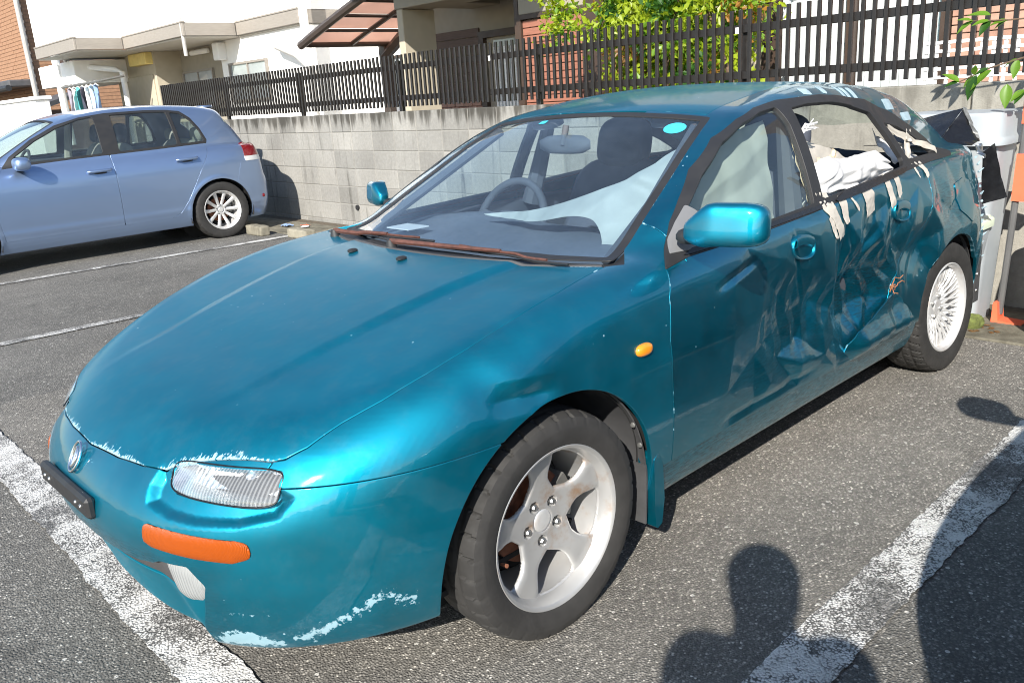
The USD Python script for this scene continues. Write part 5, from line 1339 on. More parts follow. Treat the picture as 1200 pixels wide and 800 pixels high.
# steering wheel
m = MB(); a = np.linspace(0, 2*np.pi, 40); R = .185
ring = np.c_[-.42*R*np.sin(a), R*np.cos(a), .907*R*np.sin(a)]; m.tube(ring, .016, 10, False)
for b in (.25, np.pi-.25, -np.pi/2): m.tube([(0, 0, 0), (-.42*R*np.sin(b), R*np.cos(b), .907*R*np.sin(b))], .017, 8)
v, f = superbox((0, 0, 0), (.03, .07, .06), 3, 12); m.add(v, f); m.tube([(0, 0, 0), (.25, 0, -.10)], .03, 10)
v, f = m.get(); obj('steering_wheel', (xf(v, t=(-.99, -.345, .845)), f), 'interior', teal, 50)
for s in (-1, 1):
    seat = obj('front_seat', superbox((-1.42, s*.37, .42), (.27, .25, .10), 4), 'seat_cloth', teal, True)
    v, f = superbox((0, 0, 0), (.085, .25, .31), 3.6); v[:, 0] -= .06*(np.abs(v[:, 1])/.25)**2*-1; obj('backrest', (xf(v, ry=-.36, t=(-1.72, s*.37, .74)), f), 'seat_cloth', seat, True)
    v, f = superbox((0, 0, 0), (.055, .145, .12), 3.2); obj('headrest', (xf(v, ry=-.22, t=(-1.80, s*.385, 1.10)), f), 'seat_cloth', seat, True)
    m = MB()
    for k in (-.05, .05): m.tube([(-1.79, s*.385+k, .95), (-1.80, s*.385+k, 1.05)], .007, 6)
    obj('headrest_posts', m, 'steel', seat)
rb = obj('rear_seat', superbox((-2.25, 0, .45), (.25, .62, .10), 4), 'seat_cloth', teal, True)
v, f = superbox((0, 0, 0), (.09, .63, .30), 4); obj('backrest', (xf(v, ry=-.4, t=(-2.56, 0, .72)), f), 'seat_cloth', rb, True)
m = MB(); v, f = superbox((-.99, -.015, 1.165), (.022, .130, .034), 3.5, 14); m.add(v, f).tube([(-.97, -.01, 1.165), (-.98, 0, 1.235)], .012, 8); obj('inside_mirror', m, 'interior_mid', teal, 50)
for s in (-1, 1):
    v, f = superbox((-1.17, s*.33, 1.225), (.075, .19, .010), 3, 12); obj('sun_visor', (xf(v-[-1.17, s*.33, 1.225], ry=.28, t=(-1.20, s*.30, 1.232)), f), 'interior_mid', teal)
    m = MB(); m.tube([(-1.44, s*.66, .86), (-1.50, s*.585, 1.20)], [.045, .03], 8); obj('pillar_trim', m, 'interior', teal)
    v, f = box((-2.2, s*.70, .42), (-.62, s*.725, .885), .01); obj('door_trim', (v, f), 'interior', teal)
hl = cutb(BODY, mn(lambda V: V[:, 2]-1.12, lambda V: -1.16-V[:, 0], lambda V: .50-np.abs(V[:, 1]), lambda V: V[:, 0]+2.45)); obj('headlining', (hl.V-hl.N*.03, hl.F), 'interior_mid', teal, normals=hl.N)
for s in (-1, 1):
    m = MB(); m.tube([(-.47, s*.60, .875), (-.72, s*.565, 1.0), (-1.10, s*.475, 1.21)], .018, 6); obj('a_pillar_trim', m, 'interior', teal)
# papers on the dash, windscreen stickers
v, f = grid_mesh(np.stack(np.meshgrid(np.linspace(-.62, -.52, 4), np.linspace(-.56, -.42, 6), [.888], indexing='ij'), -1)[:, :, 0]); note = tag(obj('note', solidify(v, f[:, ::-1], .004), 'white_wrap'), 'white slip of paper lying on the dashboard below the steering wheel', 'paper'); 
def on_glass(y0, y1, x0, x1, n=10):
    xs, ys = np.linspace(x0, x1, n), np.linspace(y0, y1, n); return xs, ys
WSV = cKDTree(g_ws.V[:, :2])
def sticker(cx, cy, r, mat, sq=False):
    a = np.linspace(0, 2*np.pi, 28, endpoint=False); pts = [(cx + r*np.cos(b)*.9, cy + r*np.sin(b)) for b in a] if not sq else [(cx-r*.7, cy-r), (cx+r*.7, cy-r), (cx+r*.7, cy+r), (cx-r*.7, cy+r)]
    p = g_ws.cut(poly_field(pts, (0, 1))(g_ws.V)).moved(.0012); return obj('sticker', (p.V, p.F), mat, teal, normals=p.N)
sticker(-1.05, .43, .040, 'sticker_cyan'); sticker(-1.07, -.20, .018, 'sticker_cyan', True)

# ------------- plastic sheeting and tape
def cloth(fn, nu=40, nv=30, t=.002):
    U, W = np.meshgrid(np.linspace(0, 1, nu), np.linspace(0, 1, nv), indexing='ij'); v, f = grid_mesh(fn(U, W)); return solidify(v, f, t)
def bil(c, U, W): c = np.array(c, float); return (c[0]*((1-U)*(1-W))[..., None] + c[1]*(U*(1-W))[..., None] + c[2]*(U*W)[..., None] + c[3]*((1-U)*W)[..., None])
def wav(P, a, f, sd): return a*(meshkit.fbm(P*f+sd, 3)-.5)
def wind_sheet():
    yy, zz = np.meshgrid(np.arange(-.32, .66, .012), np.arange(.82, 1.22, .012), indexing='ij'); xx = -.748 - 1.0*(zz-.9) + .03*np.sin(yy*9) + .07*(meshkit.fbm(np.stack([yy*6, zz*6, 0*yy], -1), 4)-.5) + .020*tri(yy*5+zz*7+2*meshkit.noise(np.stack([yy*4, zz*4, 0*yy], -1))) + .035*tri(yy*2.2-zz*3+.3)
    v, f = grid_mesh(np.stack([xx, yy, zz], -1)); sh = Sheet(v, f, vnormals(v, f))
    loop = smooth_loop(np.array([(-.29, .922), (-.05, .946), (.25, 1.018), (.42, 1.10), (.515, 1.155), (.565, 1.10), (.585, .95), (.53, .865), (.40, .853), (.365, .90), (.315, .940), (.12, .932), (-.1, .918)]), 120)
    sh = sh.cut(poly_field(loop, (1, 2))); return solidify(sh.V, sh.F, .0015)
obj('plastic_sheet', wind_sheet(), 'plastic_sheet', teal, 60)
C2 = [(-.50, .645, .862), (-1.36, .655, .86), (-1.40, .575, 1.215), (-1.0, .575, 1.165)]
obj('plastic_sheet', cloth(lambda U, W: bil(C2, U, W) + (wav(bil(C2, U, W), .05, 5, 11) - .012)[..., None]*[.2, .55, .2] + (.010*tri(U*2.6+W*1.1) + .012*tri(U*1.2-W*2.1))[..., None]*[0, -1, 0]), 'plastic_sheet', teal, 60)
C3 = [(-1.46, .705, .90), (-2.24, .715, .93), (-2.16, .66, 1.045), (-1.47, .66, 1.03)]
def stuffed(U, W):
    P = bil(C3, U, W); top = 1 - .55*U**.8*(W > 0)*0; n = wav(P, .10, 7, 21); P[..., 1] += n*.8 + .03*np.sin(W*3); wn = 1.1*meshkit.noise(np.stack([U*4, W*3, 0*U], -1)+5); fd = .024*tri(U*1.9+W*1.1+wn) + .014*tri(U*2.7-W*1.9+wn*.7) + .006*tri(U*3+W*4+wn); P[..., 1] -= fd*.7; P[..., 2] += n*.6 + fd*.6*W - .02*U*W; return P
obj('white_wrap', cloth(stuffed, 60, 34, .003), 'white_wrap', teal, 60)
C4 = [(-1.475, .63, 1.0), (-1.98, .60, 1.02), (-1.90, .60, 1.06), (-1.48, .585, 1.17)]
obj('white_wrap', cloth(lambda U, W: bil(C4, U, W) + wav(bil(C4, U, W), .04, 9, 31)[..., None]*[.2, .7, .5]), 'tape', teal, 60)
C5 = [(-1.455, .675, .93), (-1.50, .672, .93), (-1.515, .60, 1.22), (-1.47, .615, 1.22)]
obj('torn_seal', cloth(lambda U, W: bil(C5, U, W) + np.stack([.010*np.sin(W*17)*U, wav(bil(C5, U, W), .04, 22, 3), 0*U], -1), 6, 40), 'tape', teal, 60)
C6 = [(-1.425, .725, .925), (-1.448, .722, .925), (-1.452, .640, 1.15), (-1.430, .645, 1.15)]
obj('torn_seal', cloth(lambda U, W: bil(C6, U, W) + np.stack([.004*np.sin(W*23), wav(bil(C6, U, W), .012, 30, 3)+.004, 0*U], -1), 6, 40), 'foam_tan', teal, 60)
for (x, y, z, s) in ((-1.53, .655, .955, .028), (-1.72, .60, 1.03, .03), (-1.86, .59, 1.045, .032), (-1.535, .60, 1.12, .035)):
    v, f = superbox((0, 0, 0), (s, s*.5, s*.8), 3, 10); v = v + (meshkit.noise(v*60+x)[:, None]-.5)*.02; obj('foam_piece', (v+[x, y, z], f), 'foam_tan', teal, 50)
for k in range(9):
    r = np.random.default_rng(60+k); p = np.array([-1.50, .635, 1.14]); m = MB(); q = [p, p+[-.03-.02*r.random(), .01, .02+.03*r.random()], p+[-.08-.05*r.random(), .02, .03+.05*(r.random()-.3)]]; m.tube(q, [.004, .003, .002], 5)
    obj('torn_thread', m, 'white_wrap', teal)
# broken quarter window: crossing tape and torn lining
for c in ([(-2.22, .655, 1.145), (-2.245, .655, 1.11), (-2.60, .725, .985), (-2.57, .72, 1.02)], [(-2.30, .71, .99), (-2.33, .71, .975), (-2.47, .665, 1.10), (-2.42, .655, 1.12)], [(-2.40, .66, 1.11), (-2.47, .66, 1.09), (-2.42, .69, 1.05), (-2.36, .69, 1.07)]):
    obj('tape_strip', cloth(lambda U, W: bil(c, U, W) + wav(bil(c, U, W), .05, 16, 7)[..., None]*[.25, .6, .4], 24, 12), 'tape', teal, 60)
CB = [(-2.20, .60, 1.12), (-2.62, .62, 1.0), (-2.60, .66, .96), (-2.26, .68, .97)]
obj('torn_lining', cloth(lambda U, W: bil(CB, U, W) + wav(bil(CB, U, W), .12, 12, 9)[..., None]*[.2, .5, .6], 30, 24), 'white_wrap', teal, 60)
r = np.random.default_rng(9)
for k in range(10):
    x = -1.46 - k*0; 
TP = [[(-1.41, .965), (-1.49, .955), (-1.53, .865), (-1.555, .805), (-1.50, .79), (-1.475, .86), (-1.43, .90)], [(-1.55, .935), (-1.60, .938), (-1.605, .84), (-1.56, .835)], [(-1.465, .88), (-1.44, .87), (-1.47, .80), (-1.49, .80)],
      [(-1.735, .945), (-1.80, .955), (-1.83, .915), (-1.835, .855), (-1.755, .835), (-1.745, .90)], [(-1.95, .965), (-1.995, .965), (-2.0, .85), (-1.955, .84)], [(-2.04, .95), (-2.085, .955), (-2.09, .88), (-2.05, .87)],
      [(-2.30, .975), (-2.36, .985), (-2.37, .93), (-2.33, .905), (-2.335, .945)], [(-2.27, .975), (-2.285, .97), (-2.27, .915), (-2.26, .92)], [(-1.635, .925), (-1.65, .925), (-1.69, .875), (-1.68, .868)]]
for i, q in enumerate(TP): strip(q, .0022, 'tape', 'tape_strip', hem=.001, lift=(.006, .008, .004, .006, .009, .004, .007, .005, .004)[i])
for q in ([(-1.50, .915), (-1.60, .917), (-1.75, .925), (-1.90, .936), (-2.15, .95), (-2.2, .967), (-1.9, .958), (-1.6, .94)],): strip(q, .010, 'black_gloss', 'torn_weatherstrip', hem=.006)
# tape remains along the roof rail
RAIL = cutb(BODY, mn(lambda V: V[:, 2]-1.1, side(1)))
def railstrip(x0, x1, z0, z1):
    p = cutb(RAIL, poly_field([(x0, z0), (x1, z0-.004), (x1-.01, z1), (x0-.006, z1+.004)], (0, 2)))
    if len(p.F): p = p.moved(.0015); v, f, n, a = p.hem(.001, .0004); obj('tape_strip', (v, f), 'primer', teal, normals=n)
for x, w, z0, z1 in ((-1.66, .05, 1.288, 1.305), (-1.80, .03, 1.286, 1.308), (-1.95, .02, 1.268, 1.305), (-1.985, .02, 1.262, 1.30), (-2.03, .025, 1.256, 1.295), (-2.28, .09, 1.196, 1.235), (-2.43, .10, 1.142, 1.172)): railstrip(x, x-w, z0, z1)

# ------------- the smashed tail
def crumple(c, a, f, sd, nu=30, nv=24, t=.003):
    return cloth(lambda U, W: bil(c, U, W) + (wav(bil(c, U, W), a, f, sd)[..., None]*[.7, .7, .5]), nu, nv, t)
tg = obj('tailgate', crumple([(-2.95, .60, 1.0), (-3.08, .30, 1.0), (-3.24, .36, 1.085), (-3.17, .63, 1.150)], .025, 6, 2), 'black_gloss', teal, 60, label='buckled tailgate standing open with its black inside showing')
obj('edge', crumple([(-3.165, .625, 1.155), (-3.180, .640, 1.150), (-3.10, .742, 1.0), (-3.085, .730, 1.0)], .022, 30, 5, 6, 30), 'steel_dull', tg, 60)
obj('skin', crumple([(-2.95, .60, .995), (-3.17, .63, 1.148), (-3.10, .735, 1.0), (-3.0, .735, .985)], .03, 12, 6), 'black_gloss', tg, 60)
obj('rear_panel', crumple([(-2.95, .60, .992), (-3.10, .70, .985), (-3.16, .58, .985), (-3.05, .2, .985)], .02, 10, 8), 'black_gloss', teal, 60)
obj('parcel_shelf', box((-3.05, -.6, .93), (-2.62, .60, .95), .008), 'inner_black', teal)
obj('torn_bumper', crumple([(-3.07, .765, .95), (-3.12, .795, .985), (-3.16, .865, .73), (-3.10, .775, .70)], .035, 9, 14, 24, 16, .006), 'black_gloss', teal, 60, label='torn black piece of rear bumper hanging off the corner')
obj('torn_edge', crumple([(-3.04, .735, .985), (-3.09, .75, .99), (-3.10, .775, .92), (-3.05, .775, .92)], .05, 25, 4, 10, 10), 'steel', teal, 60)
r = np.random.default_rng(5)
for k in range(16):
    m = MB(); z = .42+k*.034; y = float(np.interp(z, [.4, .7, .9, .98], [.81, .80, .76, .73])); p = [(-3.03, y, z), (-3.05-.02*r.random(), y+.01*r.normal(), z+.02*r.random())]; m.tube(p, [.006, .002], 5); obj('torn_metal', m, 'primer', teal)
# ---------------------------------------------------------------- the blue hatchback (and the grey one that throws the shadow at right)
GV, GF = mesh_body(golf_fun, (-3.45, -1.0, .1), (1.0, 1.0, 1.56), .014); GN = vnormals(GV, GF); GBODY = Sheet(GV, GF, GN, GV)
gDLOb = [(-.52, .965), (-.80, .985), (-1.10, .998), (-1.52, 1.010), (-2.0, 1.022), (-2.56, 1.040)]
gDLO = np.array(gDLOb + [(-2.575, 1.075), (-2.535, 1.20), (-2.47, 1.315), (-2.38, 1.392), (-2.25, 1.412), (-2.0, 1.424), (-1.6, 1.418), (-1.35, 1.392), (-1.10, 1.33), (-.85, 1.215), (-.62, 1.07)])
gFDp = np.array([(-.405, .300), (-.385, .45), (-.375, .70), (-.41, .86), (-.52, .965)] + gDLOb[1:3] + [(-1.512, 1.009), (-1.515, .55), (-1.505, .300)])
gRDp = np.array([(-1.505, .300), (-1.515, .55), (-1.512, 1.009), (-2.0, 1.022), (-2.555, 1.040), (-2.50, .92), (-2.40, .78), (-2.30, .62), (-2.20, .46), (-2.10, .34), (-2.0, .300)])
gWS = [(-.36, .66), (-.30, .45), (-.26, .2), (-.255, 0), (-.26, -.2), (-.30, -.45), (-.36, -.66), (-.70, -.60), (-1.0, -.545), (-1.10, -.50), (-1.09, -.25), (-1.085, 0), (-1.09, .25), (-1.10, .50), (-1.0, .545), (-.70, .60)]
gHOOD = [(-.32, .66), (0, .70), (.35, .67), (.60, .60), (.68, .50), (.74, .25), (.755, 0), (.74, -.25), (.68, -.5), (.60, -.60), (.35, -.67), (0, -.70), (-.32, -.66), (-.22, -.3), (-.20, 0), (-.22, .3)]
def hatch(name, label, paint_mat, loc, full=True, group=None):
    car = thing(name, label, 'car', loc, 0.0, group)
    def put(nm, sh, mat, hem=.012, par=car):
        if len(sh.F) == 0: return None
        v, f, n, a = Sheet(sh.V, sh.F, sh.N, sh.edge_distance()[:, None]).hem(hem); return obj(nm, (v, f), mat, par, normals=n, attrs={'edge': a[:, 0]})
    def gl(nm, sh, par=car):
        s = sh.moved(-.008); return obj(nm, (s.V, s.F), 'tinted_glass' if 'door' in nm or 'quarter' in nm else 'window_glass', par, normals=s.N)
    B = cutb(GBODY, lambda V: V[:, 2]-.178)
    B = cutb(cutb(B, neg(arch(0, .30, .362))), neg(arch(-2.575, .30, .358)))
    fh = mn(poly_field(gHOOD, (0, 1)), lambda V: V[:, 2]-.66); fw = mn(poly_field(gWS, (0, 1)), lambda V: V[:, 2]-.90)
    fwo = mn(poly_field(round_poly(sg.Polygon(gWS).buffer(.03), .02), (0, 1)), lambda V: V[:, 2]-.86)
    put('bonnet', cutb(B, fh), paint_mat); R = cutb(B, neg(fh, .004))
    put('windscreen_seal', cutb(cutb(R, neg(fw)), fwo), 'black_trim', .004); gl('windscreen', cutb(R, fw)); R = cutb(R, neg(fwo))
    rgf = mn(lambda V: -2.86-V[:, 0], lambda V: 1.345-V[:, 2], lambda V: V[:, 2]-1.03, lambda V: .60-np.abs(V[:, 1]))
    gl('rear_window', cutb(R, rgf)); R = cutb(R, neg(rgf, .002))
    rb = lambda V: np.minimum(-2.80-V[:, 0] - .35*np.maximum(V[:, 2]-.62, 0), .80 - V[:, 2])
    fbm_ = lambda V: np.minimum(V[:, 0]-.30, .66-V[:, 2])
    tailf = absy(mn(poly_field(round_poly([(-2.925, .815), (-2.945, 1.0), (-3.00, 1.015), (-3.2, .99), (-3.2, .815)], .015), (0, 2)), lambda V: V[:, 1]-.42))
    put('rear_bumper', cutb(cutb(R, rb), neg(tailf)), paint_mat, .014); R = cutb(R, neg(rb, .004))
    put('front_bumper', cutb(R, fbm_), paint_mat); R = cutb(R, neg(fbm_, .004))
    hgf = lambda V: np.minimum(-2.875 - .42*(1.42-V[:, 2]) - V[:, 0], .62-np.abs(V[:, 1]))
    for s in (1, -1):
        hs = lambda V, s=s: V[:, 1]*s - .02
        S = cutb(R, hs)
        tl = cutb(cutb(GBODY, tailf), hs)
        low = cutb(tl, lambda V: .862-V[:, 2]); up = cutb(tl, lambda V: V[:, 2]-.866)
        t_ = put('tail_light', up.moved(.003), 'red_lens', .02); put('reversing_light', low.moved(.003), 'white_lens', .02, t_)
        S = cutb(S, neg(tailf, .003))
        fl_side = lambda V: np.where(V[:, 2] < .965, V[:, 0]-np.interp(V[:, 2], [.2, .3, .45, .7, .86, .965], [-.405, -.405, -.385, -.375, -.41, -.52]), V[:, 0]+.53)
        sill = lambda V: np.minimum(np.minimum(.297-V[:, 2], -.38-V[:, 0]), V[:, 0]+2.25)
        put('sill', cutb(S, sill).moved(-.003), paint_mat); S = cutb(S, neg(sill, .003))
        dl = poly_field(gDLO, (0, 2))
        put('front_wing', cutb(S, mn(fl_side, neg(dl), lambda V: .985-V[:, 2])), paint_mat)
        S = cutb(S, lambda V: -np.minimum(fl_side(V), .988-V[:, 2])-.006)
        put('front_door', cutb(S, mn(poly_field(gFDp, (0, 2)), lambda V: V[:, 0]+1.508)), paint_mat, .016); put('rear_door', cutb(S, mn(poly_field(gRDp, (0, 2)), lambda V: -1.516-V[:, 0])), paint_mat, .016)
        q = cutb(cutb(cutb(S, neg(poly_field(gFDp, (0, 2)), .006)), neg(poly_field(gRDp, (0, 2)), .006)), neg(dl))
        put('body_side', cutb(q, neg(hgf, .002)), paint_mat, .012); put('tailgate', cutb(q, hgf), paint_mat, .012)
        D = cutb(S, dl)
        W = {'front_door_glass': [(-.60, 1.0), (-.66, 1.07), (-.87, 1.20), (-1.10, 1.305), (-1.33, 1.372), (-1.475, 1.392), (-1.455, 1.030), (-1.0, 1.015)],
             'rear_door_glass': [(-1.615, 1.034), (-1.64, 1.398), (-2.0, 1.404), (-2.225, 1.394), (-2.235, 1.052)], 'quarter_glass': [(-2.270, 1.055), (-2.262, 1.390), (-2.37, 1.370), (-2.45, 1.300), (-2.52, 1.18), (-2.545, 1.065)]}
        tr = D
        for nm, p in W.items():
            rp = round_poly(p, .018); tr = cutb(tr, neg(poly_field(rp, (0, 2)))); gl(nm, cutb(D, poly_field(round_poly(sg.Polygon(rp).buffer(.004), .01), (0, 2))))
        put('window_trim', tr.moved(.001), 'black_trim', .014)
        v_, f_ = superbox((-.66, s*.935, 1.005), (.075, .095, .062), 3, 18); mi = obj('door_mirror', (v_, f_), paint_mat, car, True)
        v_, f_ = superbox((-.655, s*.94, .99), (.077, .092, .008), 3, 12); obj('mirror_indicator', (v_, f_), 'white_lens', mi)
        v_, f_ = superbox((-.66, s*.86, .96), (.05, .06, .02), 3, 10); obj('mirror_arm', (v_, f_), 'black_trim', mi)
        for hx, hz in ((-1.36, .868), (-2.265, .898)):
            h = MB(); yy = .876 if hx > -2 else .87
            h.tube([(hx+.11, s*(yy-.012), hz-.006), (hx+.09, s*(yy+.020), hz-.003), (hx-.09, s*(yy+.022), hz+.003), (hx-.115, s*(yy-.012), hz+.006)], [.014, .015, .015, .014], 8)
            ho = obj('door_handle', h, paint_mat, car, 50); v_, f_ = superbox((hx, s*(yy-.012), hz-.016), (.085, .012, .016), 2.5, 10); obj('handle_recess', (v_, f_), 'black_trim', ho)
        v_, f_ = superbox((-3.115, s*.785, .405), (.02, .03, .022), 3, 10); obj('reflector', (v_, f_), 'red_lens', car)
        v_, f_ = superbox((.60, s*.62, .70), (.16, .12, .055), 3, 12); obj('headlight', (v_, f_), 'lens_clear', car)
    sp = MB(); v_, f_ = superbox((-2.90, 0, 1.425), (.11, .60, .016), 3.5, 16); sp.add(v_, f_); obj('roof_spoiler', sp, paint_mat, car, True)
    inn = cutb(B, lambda V: .95-V[:, 2]); obj('inner_shell', (inn.V-inn.N*.06, inn.F), 'inner_black', car, normals=inn.N)
    obj('floor_pan', box((-3.0, -.72, .19), (.45, .72, .205)), 'inner_black', car)
    for cx in (0, -2.575):
        for s in (1, -1):
            an = np.linspace(-.25, np.pi+.25, 24); P = np.stack([np.stack([cx+.368*np.cos(an), np.full(24, s*yy), .30+.368*np.sin(an)], -1) for yy in (.86, .70, .5)], 0)
            v_, f_ = grid_mesh(P); obj('wheel_liner', solidify(v_, f_ if s == 1 else f_[:, ::-1], .004), 'inner_black', car); v_, f_ = prism(sg.Point(cx, .30).buffer(.38, 20), .48, .49, 1); obj('inner_arch', (v_*[1, s, 1], f_), 'inner_black', car, False)
            make_wheel(car, 'ten', (cx, s*.775, .311), 0, 0, 'alloy_bright', s == -1, tyre_kw=dict(R=.316, rin=.205, w=.205, n=160, squash=.311))
    if full:
        for s in (-1, 1):
            st_ = obj('front_seat', superbox((-1.40, s*.37, .45), (.27, .25, .10), 4), 'seat_beige', car, True)
            v_, f_ = superbox((0, 0, 0), (.08, .25, .32), 3.6); obj('backrest', (xf(v_, ry=-.34, t=(-1.70, s*.37, .80)), f_), 'seat_beige', st_, True)
            v_, f_ = superbox((0, 0, 0), (.05, .135, .10), 3.2); obj('headrest', (xf(v_, ry=-.2, t=(-1.79, s*.37, 1.21)), f_), 'seat_cloth' , st_, True)
            h = MB()
            for k in (-.05, .05): h.tube([(-1.77, s*.37+k, 1.06), (-1.785, s*.37+k, 1.15)], .008, 6)
            obj('headrest_posts', h, 'steel', st_)
            v_, f_ = box((-2.2, s*.735, .45), (-.6, s*.76, .975), .01); obj('door_trim', (v_, f_), 'seat_cloth', car)
            h = MB(); h.tube([(-1.54, s*.70, .95), (-1.57, s*.575, 1.36)], [.045, .03], 8); obj('pillar_trim', h, 'seat_beige', car)
        rs = obj('rear_seat', superbox((-2.25, 0, .48), (.25, .62, .10), 4), 'seat_beige', car, True); v_, f_ = superbox((0, 0, 0), (.08, .62, .30), 4); obj('backrest', (xf(v_, ry=-.35, t=(-2.52, 0, .80)), f_), 'seat_beige', rs, True)
        for y in (-.36, .36):
            v_, f_ = superbox((-2.63, y, 1.13), (.05, .13, .08), 3, 12); obj('headrest', (v_, f_), 'seat_beige', rs, True)
        Ux, Uy = np.meshgrid(np.linspace(-.38, -.92, 10), np.linspace(-.66, .66, 14), indexing='ij'); v_, f_ = grid_mesh(np.stack([Ux, Uy, .93+.03*np.sin((Ux+.38)*-5)], -1)); obj('dashboard', (v_, f_[:, ::-1]), 'interior_mid', car)
        a_ = np.linspace(0, 2*np.pi, 32); h = MB(); h.tube(np.c_[-.4*.18*np.sin(a_), .18*np.cos(a_), .9*.18*np.sin(a_)], .016, 8, False); v_, f_ = superbox((0, 0, 0), (.03, .1, .05), 3, 10); h.add(v_, f_); v_, f_ = h.get(); obj('steering_wheel', (xf(v_, t=(-.98, -.36, .93)), f_), 'interior', car)
    return car
golf = hatch('hatchback_car', 'metallic light blue five-door hatchback parked in front of the block wall', 'golf_paint', (-.135, -7.775, 0))
neigh = hatch('hatchback_car', 'grey hatchback in the next bay beyond the right edge, shading the white line', 'grey_paint', (-.20, 2.85, 0), full=False)
# ---------------------------------------------------------------- plants
def leaf_mesh(n, pts, size, seed, lean=.5):
    """n small folded leaves at the points."""
    r = np.random.default_rng(seed); P = pts[r.integers(0, len(pts), n)] + r.normal(0, .03, (n, 3))
    d = r.normal(0, 1, (n, 3)); d[:, 2] -= lean; d /= np.linalg.norm(d, axis=1, keepdims=True)
    u = np.cross(d, r.normal(0, 1, (n, 3))); u /= np.linalg.norm(u, axis=1, keepdims=True); w = np.cross(d, u)
    L = size*(.6+.8*r.random(n))[:, None]
    a, b, c, e = P, P + d*L*.5 + u*L*.26 + w*L*.08, P + d*L, P + d*L*.5 - u*L*.26 + w*L*.08
    V = np.stack([a, b, c, e], 1).reshape(-1, 3); k = np.arange(n)*4
    return V, np.vstack([np.stack([k, k+1, k+2], 1), np.stack([k, k+2, k+3], 1)])
r = np.random.default_rng(21)
bush = thing('shrub', 'bright yellow-green leafy shrub growing up behind the slat fence', 'shrub', (0, 0, 0))
tr = MB()
centers = []
for k in range(9):
    b = np.array([-5.25 + r.normal(0, .12), -3.30 + k*.17 + r.normal(0, .06), .45]); tip = b + [r.normal(0, .12), r.normal(0, .12), 1.6+.5*r.random()]
    mid = (b+tip)/2 + [r.normal(0, .1), r.normal(0, .1), 0]; tr.tube([b, mid, tip], [.03, .022, .008], 6)
    for t in np.linspace(.15, 1, 9):
        c = b*(1-t)+tip*t
        for j in range(4): centers.append(c + r.normal(0, [.14, .16, .10]))
for k in range(110):
    centers.append(np.array([-5.2 + .28*r.normal(), -3.35 + 1.5*r.random(), 1.6 + 1.1*r.random()]))
for k in range(8): centers.append(np.array([-5.0+.06*r.normal(), -3.86+.04*r.normal(), 1.85+.09*k]))
obj('trunk', tr, 'bark', bush)
C = np.array(centers); clump = r.normal(0, 1, (len(C), 26, 3))*.075; pts = (C[:, None] + clump)
sel = r.random(len(C))
for i, (m, lo, hi, n) in enumerate((('leaf_yellow', 0, .60, 20000), ('leaf_green', .60, .84, 9000), ('leaf_deep', .84, .90, 2600), ('leaf_orange', .90, .96, 1200), ('leaf_dry', .96, 1.01, 900))):
    q = pts[(sel >= lo) & (sel < hi)].reshape(-1, 3); obj('crown', leaf_mesh(n, q, .066, 30+i), m, bush, False)

twig = thing('plant', 'sprig of large green leaves hanging over the end of the wall at the right edge', 'plant')
def big_leaf(base, d, up, L, w=.52):
    d = np.array(d, float); d /= np.linalg.norm(d); up = np.array(up, float); s = np.cross(d, up); s /= np.linalg.norm(s); n = np.cross(s, d)
    t = np.linspace(0, 1, 9); W = np.sin(np.pi*t**.85)*(1-.25*t)*w*.5*L
    P = []
    for k, tt in enumerate(t):
        c = np.array(base) + d*L*tt - n*.16*L*tt**2
        P.append([c - s*W[k] + n*W[k]*.30, c - s*W[k]*.5 + n*W[k]*.10, c, c + s*W[k]*.5 + n*W[k]*.10, c + s*W[k] + n*W[k]*.30])
    v, f = grid_mesh(np.array(P)); return solidify(v, f, .0008)
r = np.random.default_rng(77)
stem = MB(); S0 = np.array([-3.55, 1.15, 1.42])
twigs = [[S0, [-3.5, .85, 1.40], [-3.45, .60, 1.33], [-3.42, .47, 1.27]], [S0, [-3.5, .90, 1.55], [-3.46, .66, 1.55], [-3.45, .50, 1.56]], [S0, [-3.45, .95, 1.30], [-3.40, .78, 1.22]]]
lv = []
for q in twigs:
    q = np.array(q, float); stem.tube(q, np.linspace(.007, .003, len(q)), 6)
    for t in np.linspace(.35, 1, 5):
        u = t*(len(q)-1); i = min(int(u), len(q)-2); c = q[i]*(1-(u-i)) + q[i+1]*(u-i)
        for k in range(2):
            dd = np.array([r.normal(.3, .3), -.5+r.normal(0, .45), r.normal(-.25, .45)]); lv.append((c, dd, .066+.03*r.random()))
lv += [((-3.42, .62, 1.32), (.2, -.7, -.6), .13), ((-3.42, .55, 1.30), (.1, -.3, -.9), .13), ((-3.4, .70, 1.25), (.3, .1, -1), .12), ((-3.45, .58, 1.58), (.1, -.9, .2), .11)]
obj('stem', stem, 'bark', twig)
for c, d, L in lv: obj('leaf', big_leaf(c, d, (.5, .1, 1), L), 'leaf_green' if r.random() < .85 else 'leaf_deep', twig, 60)

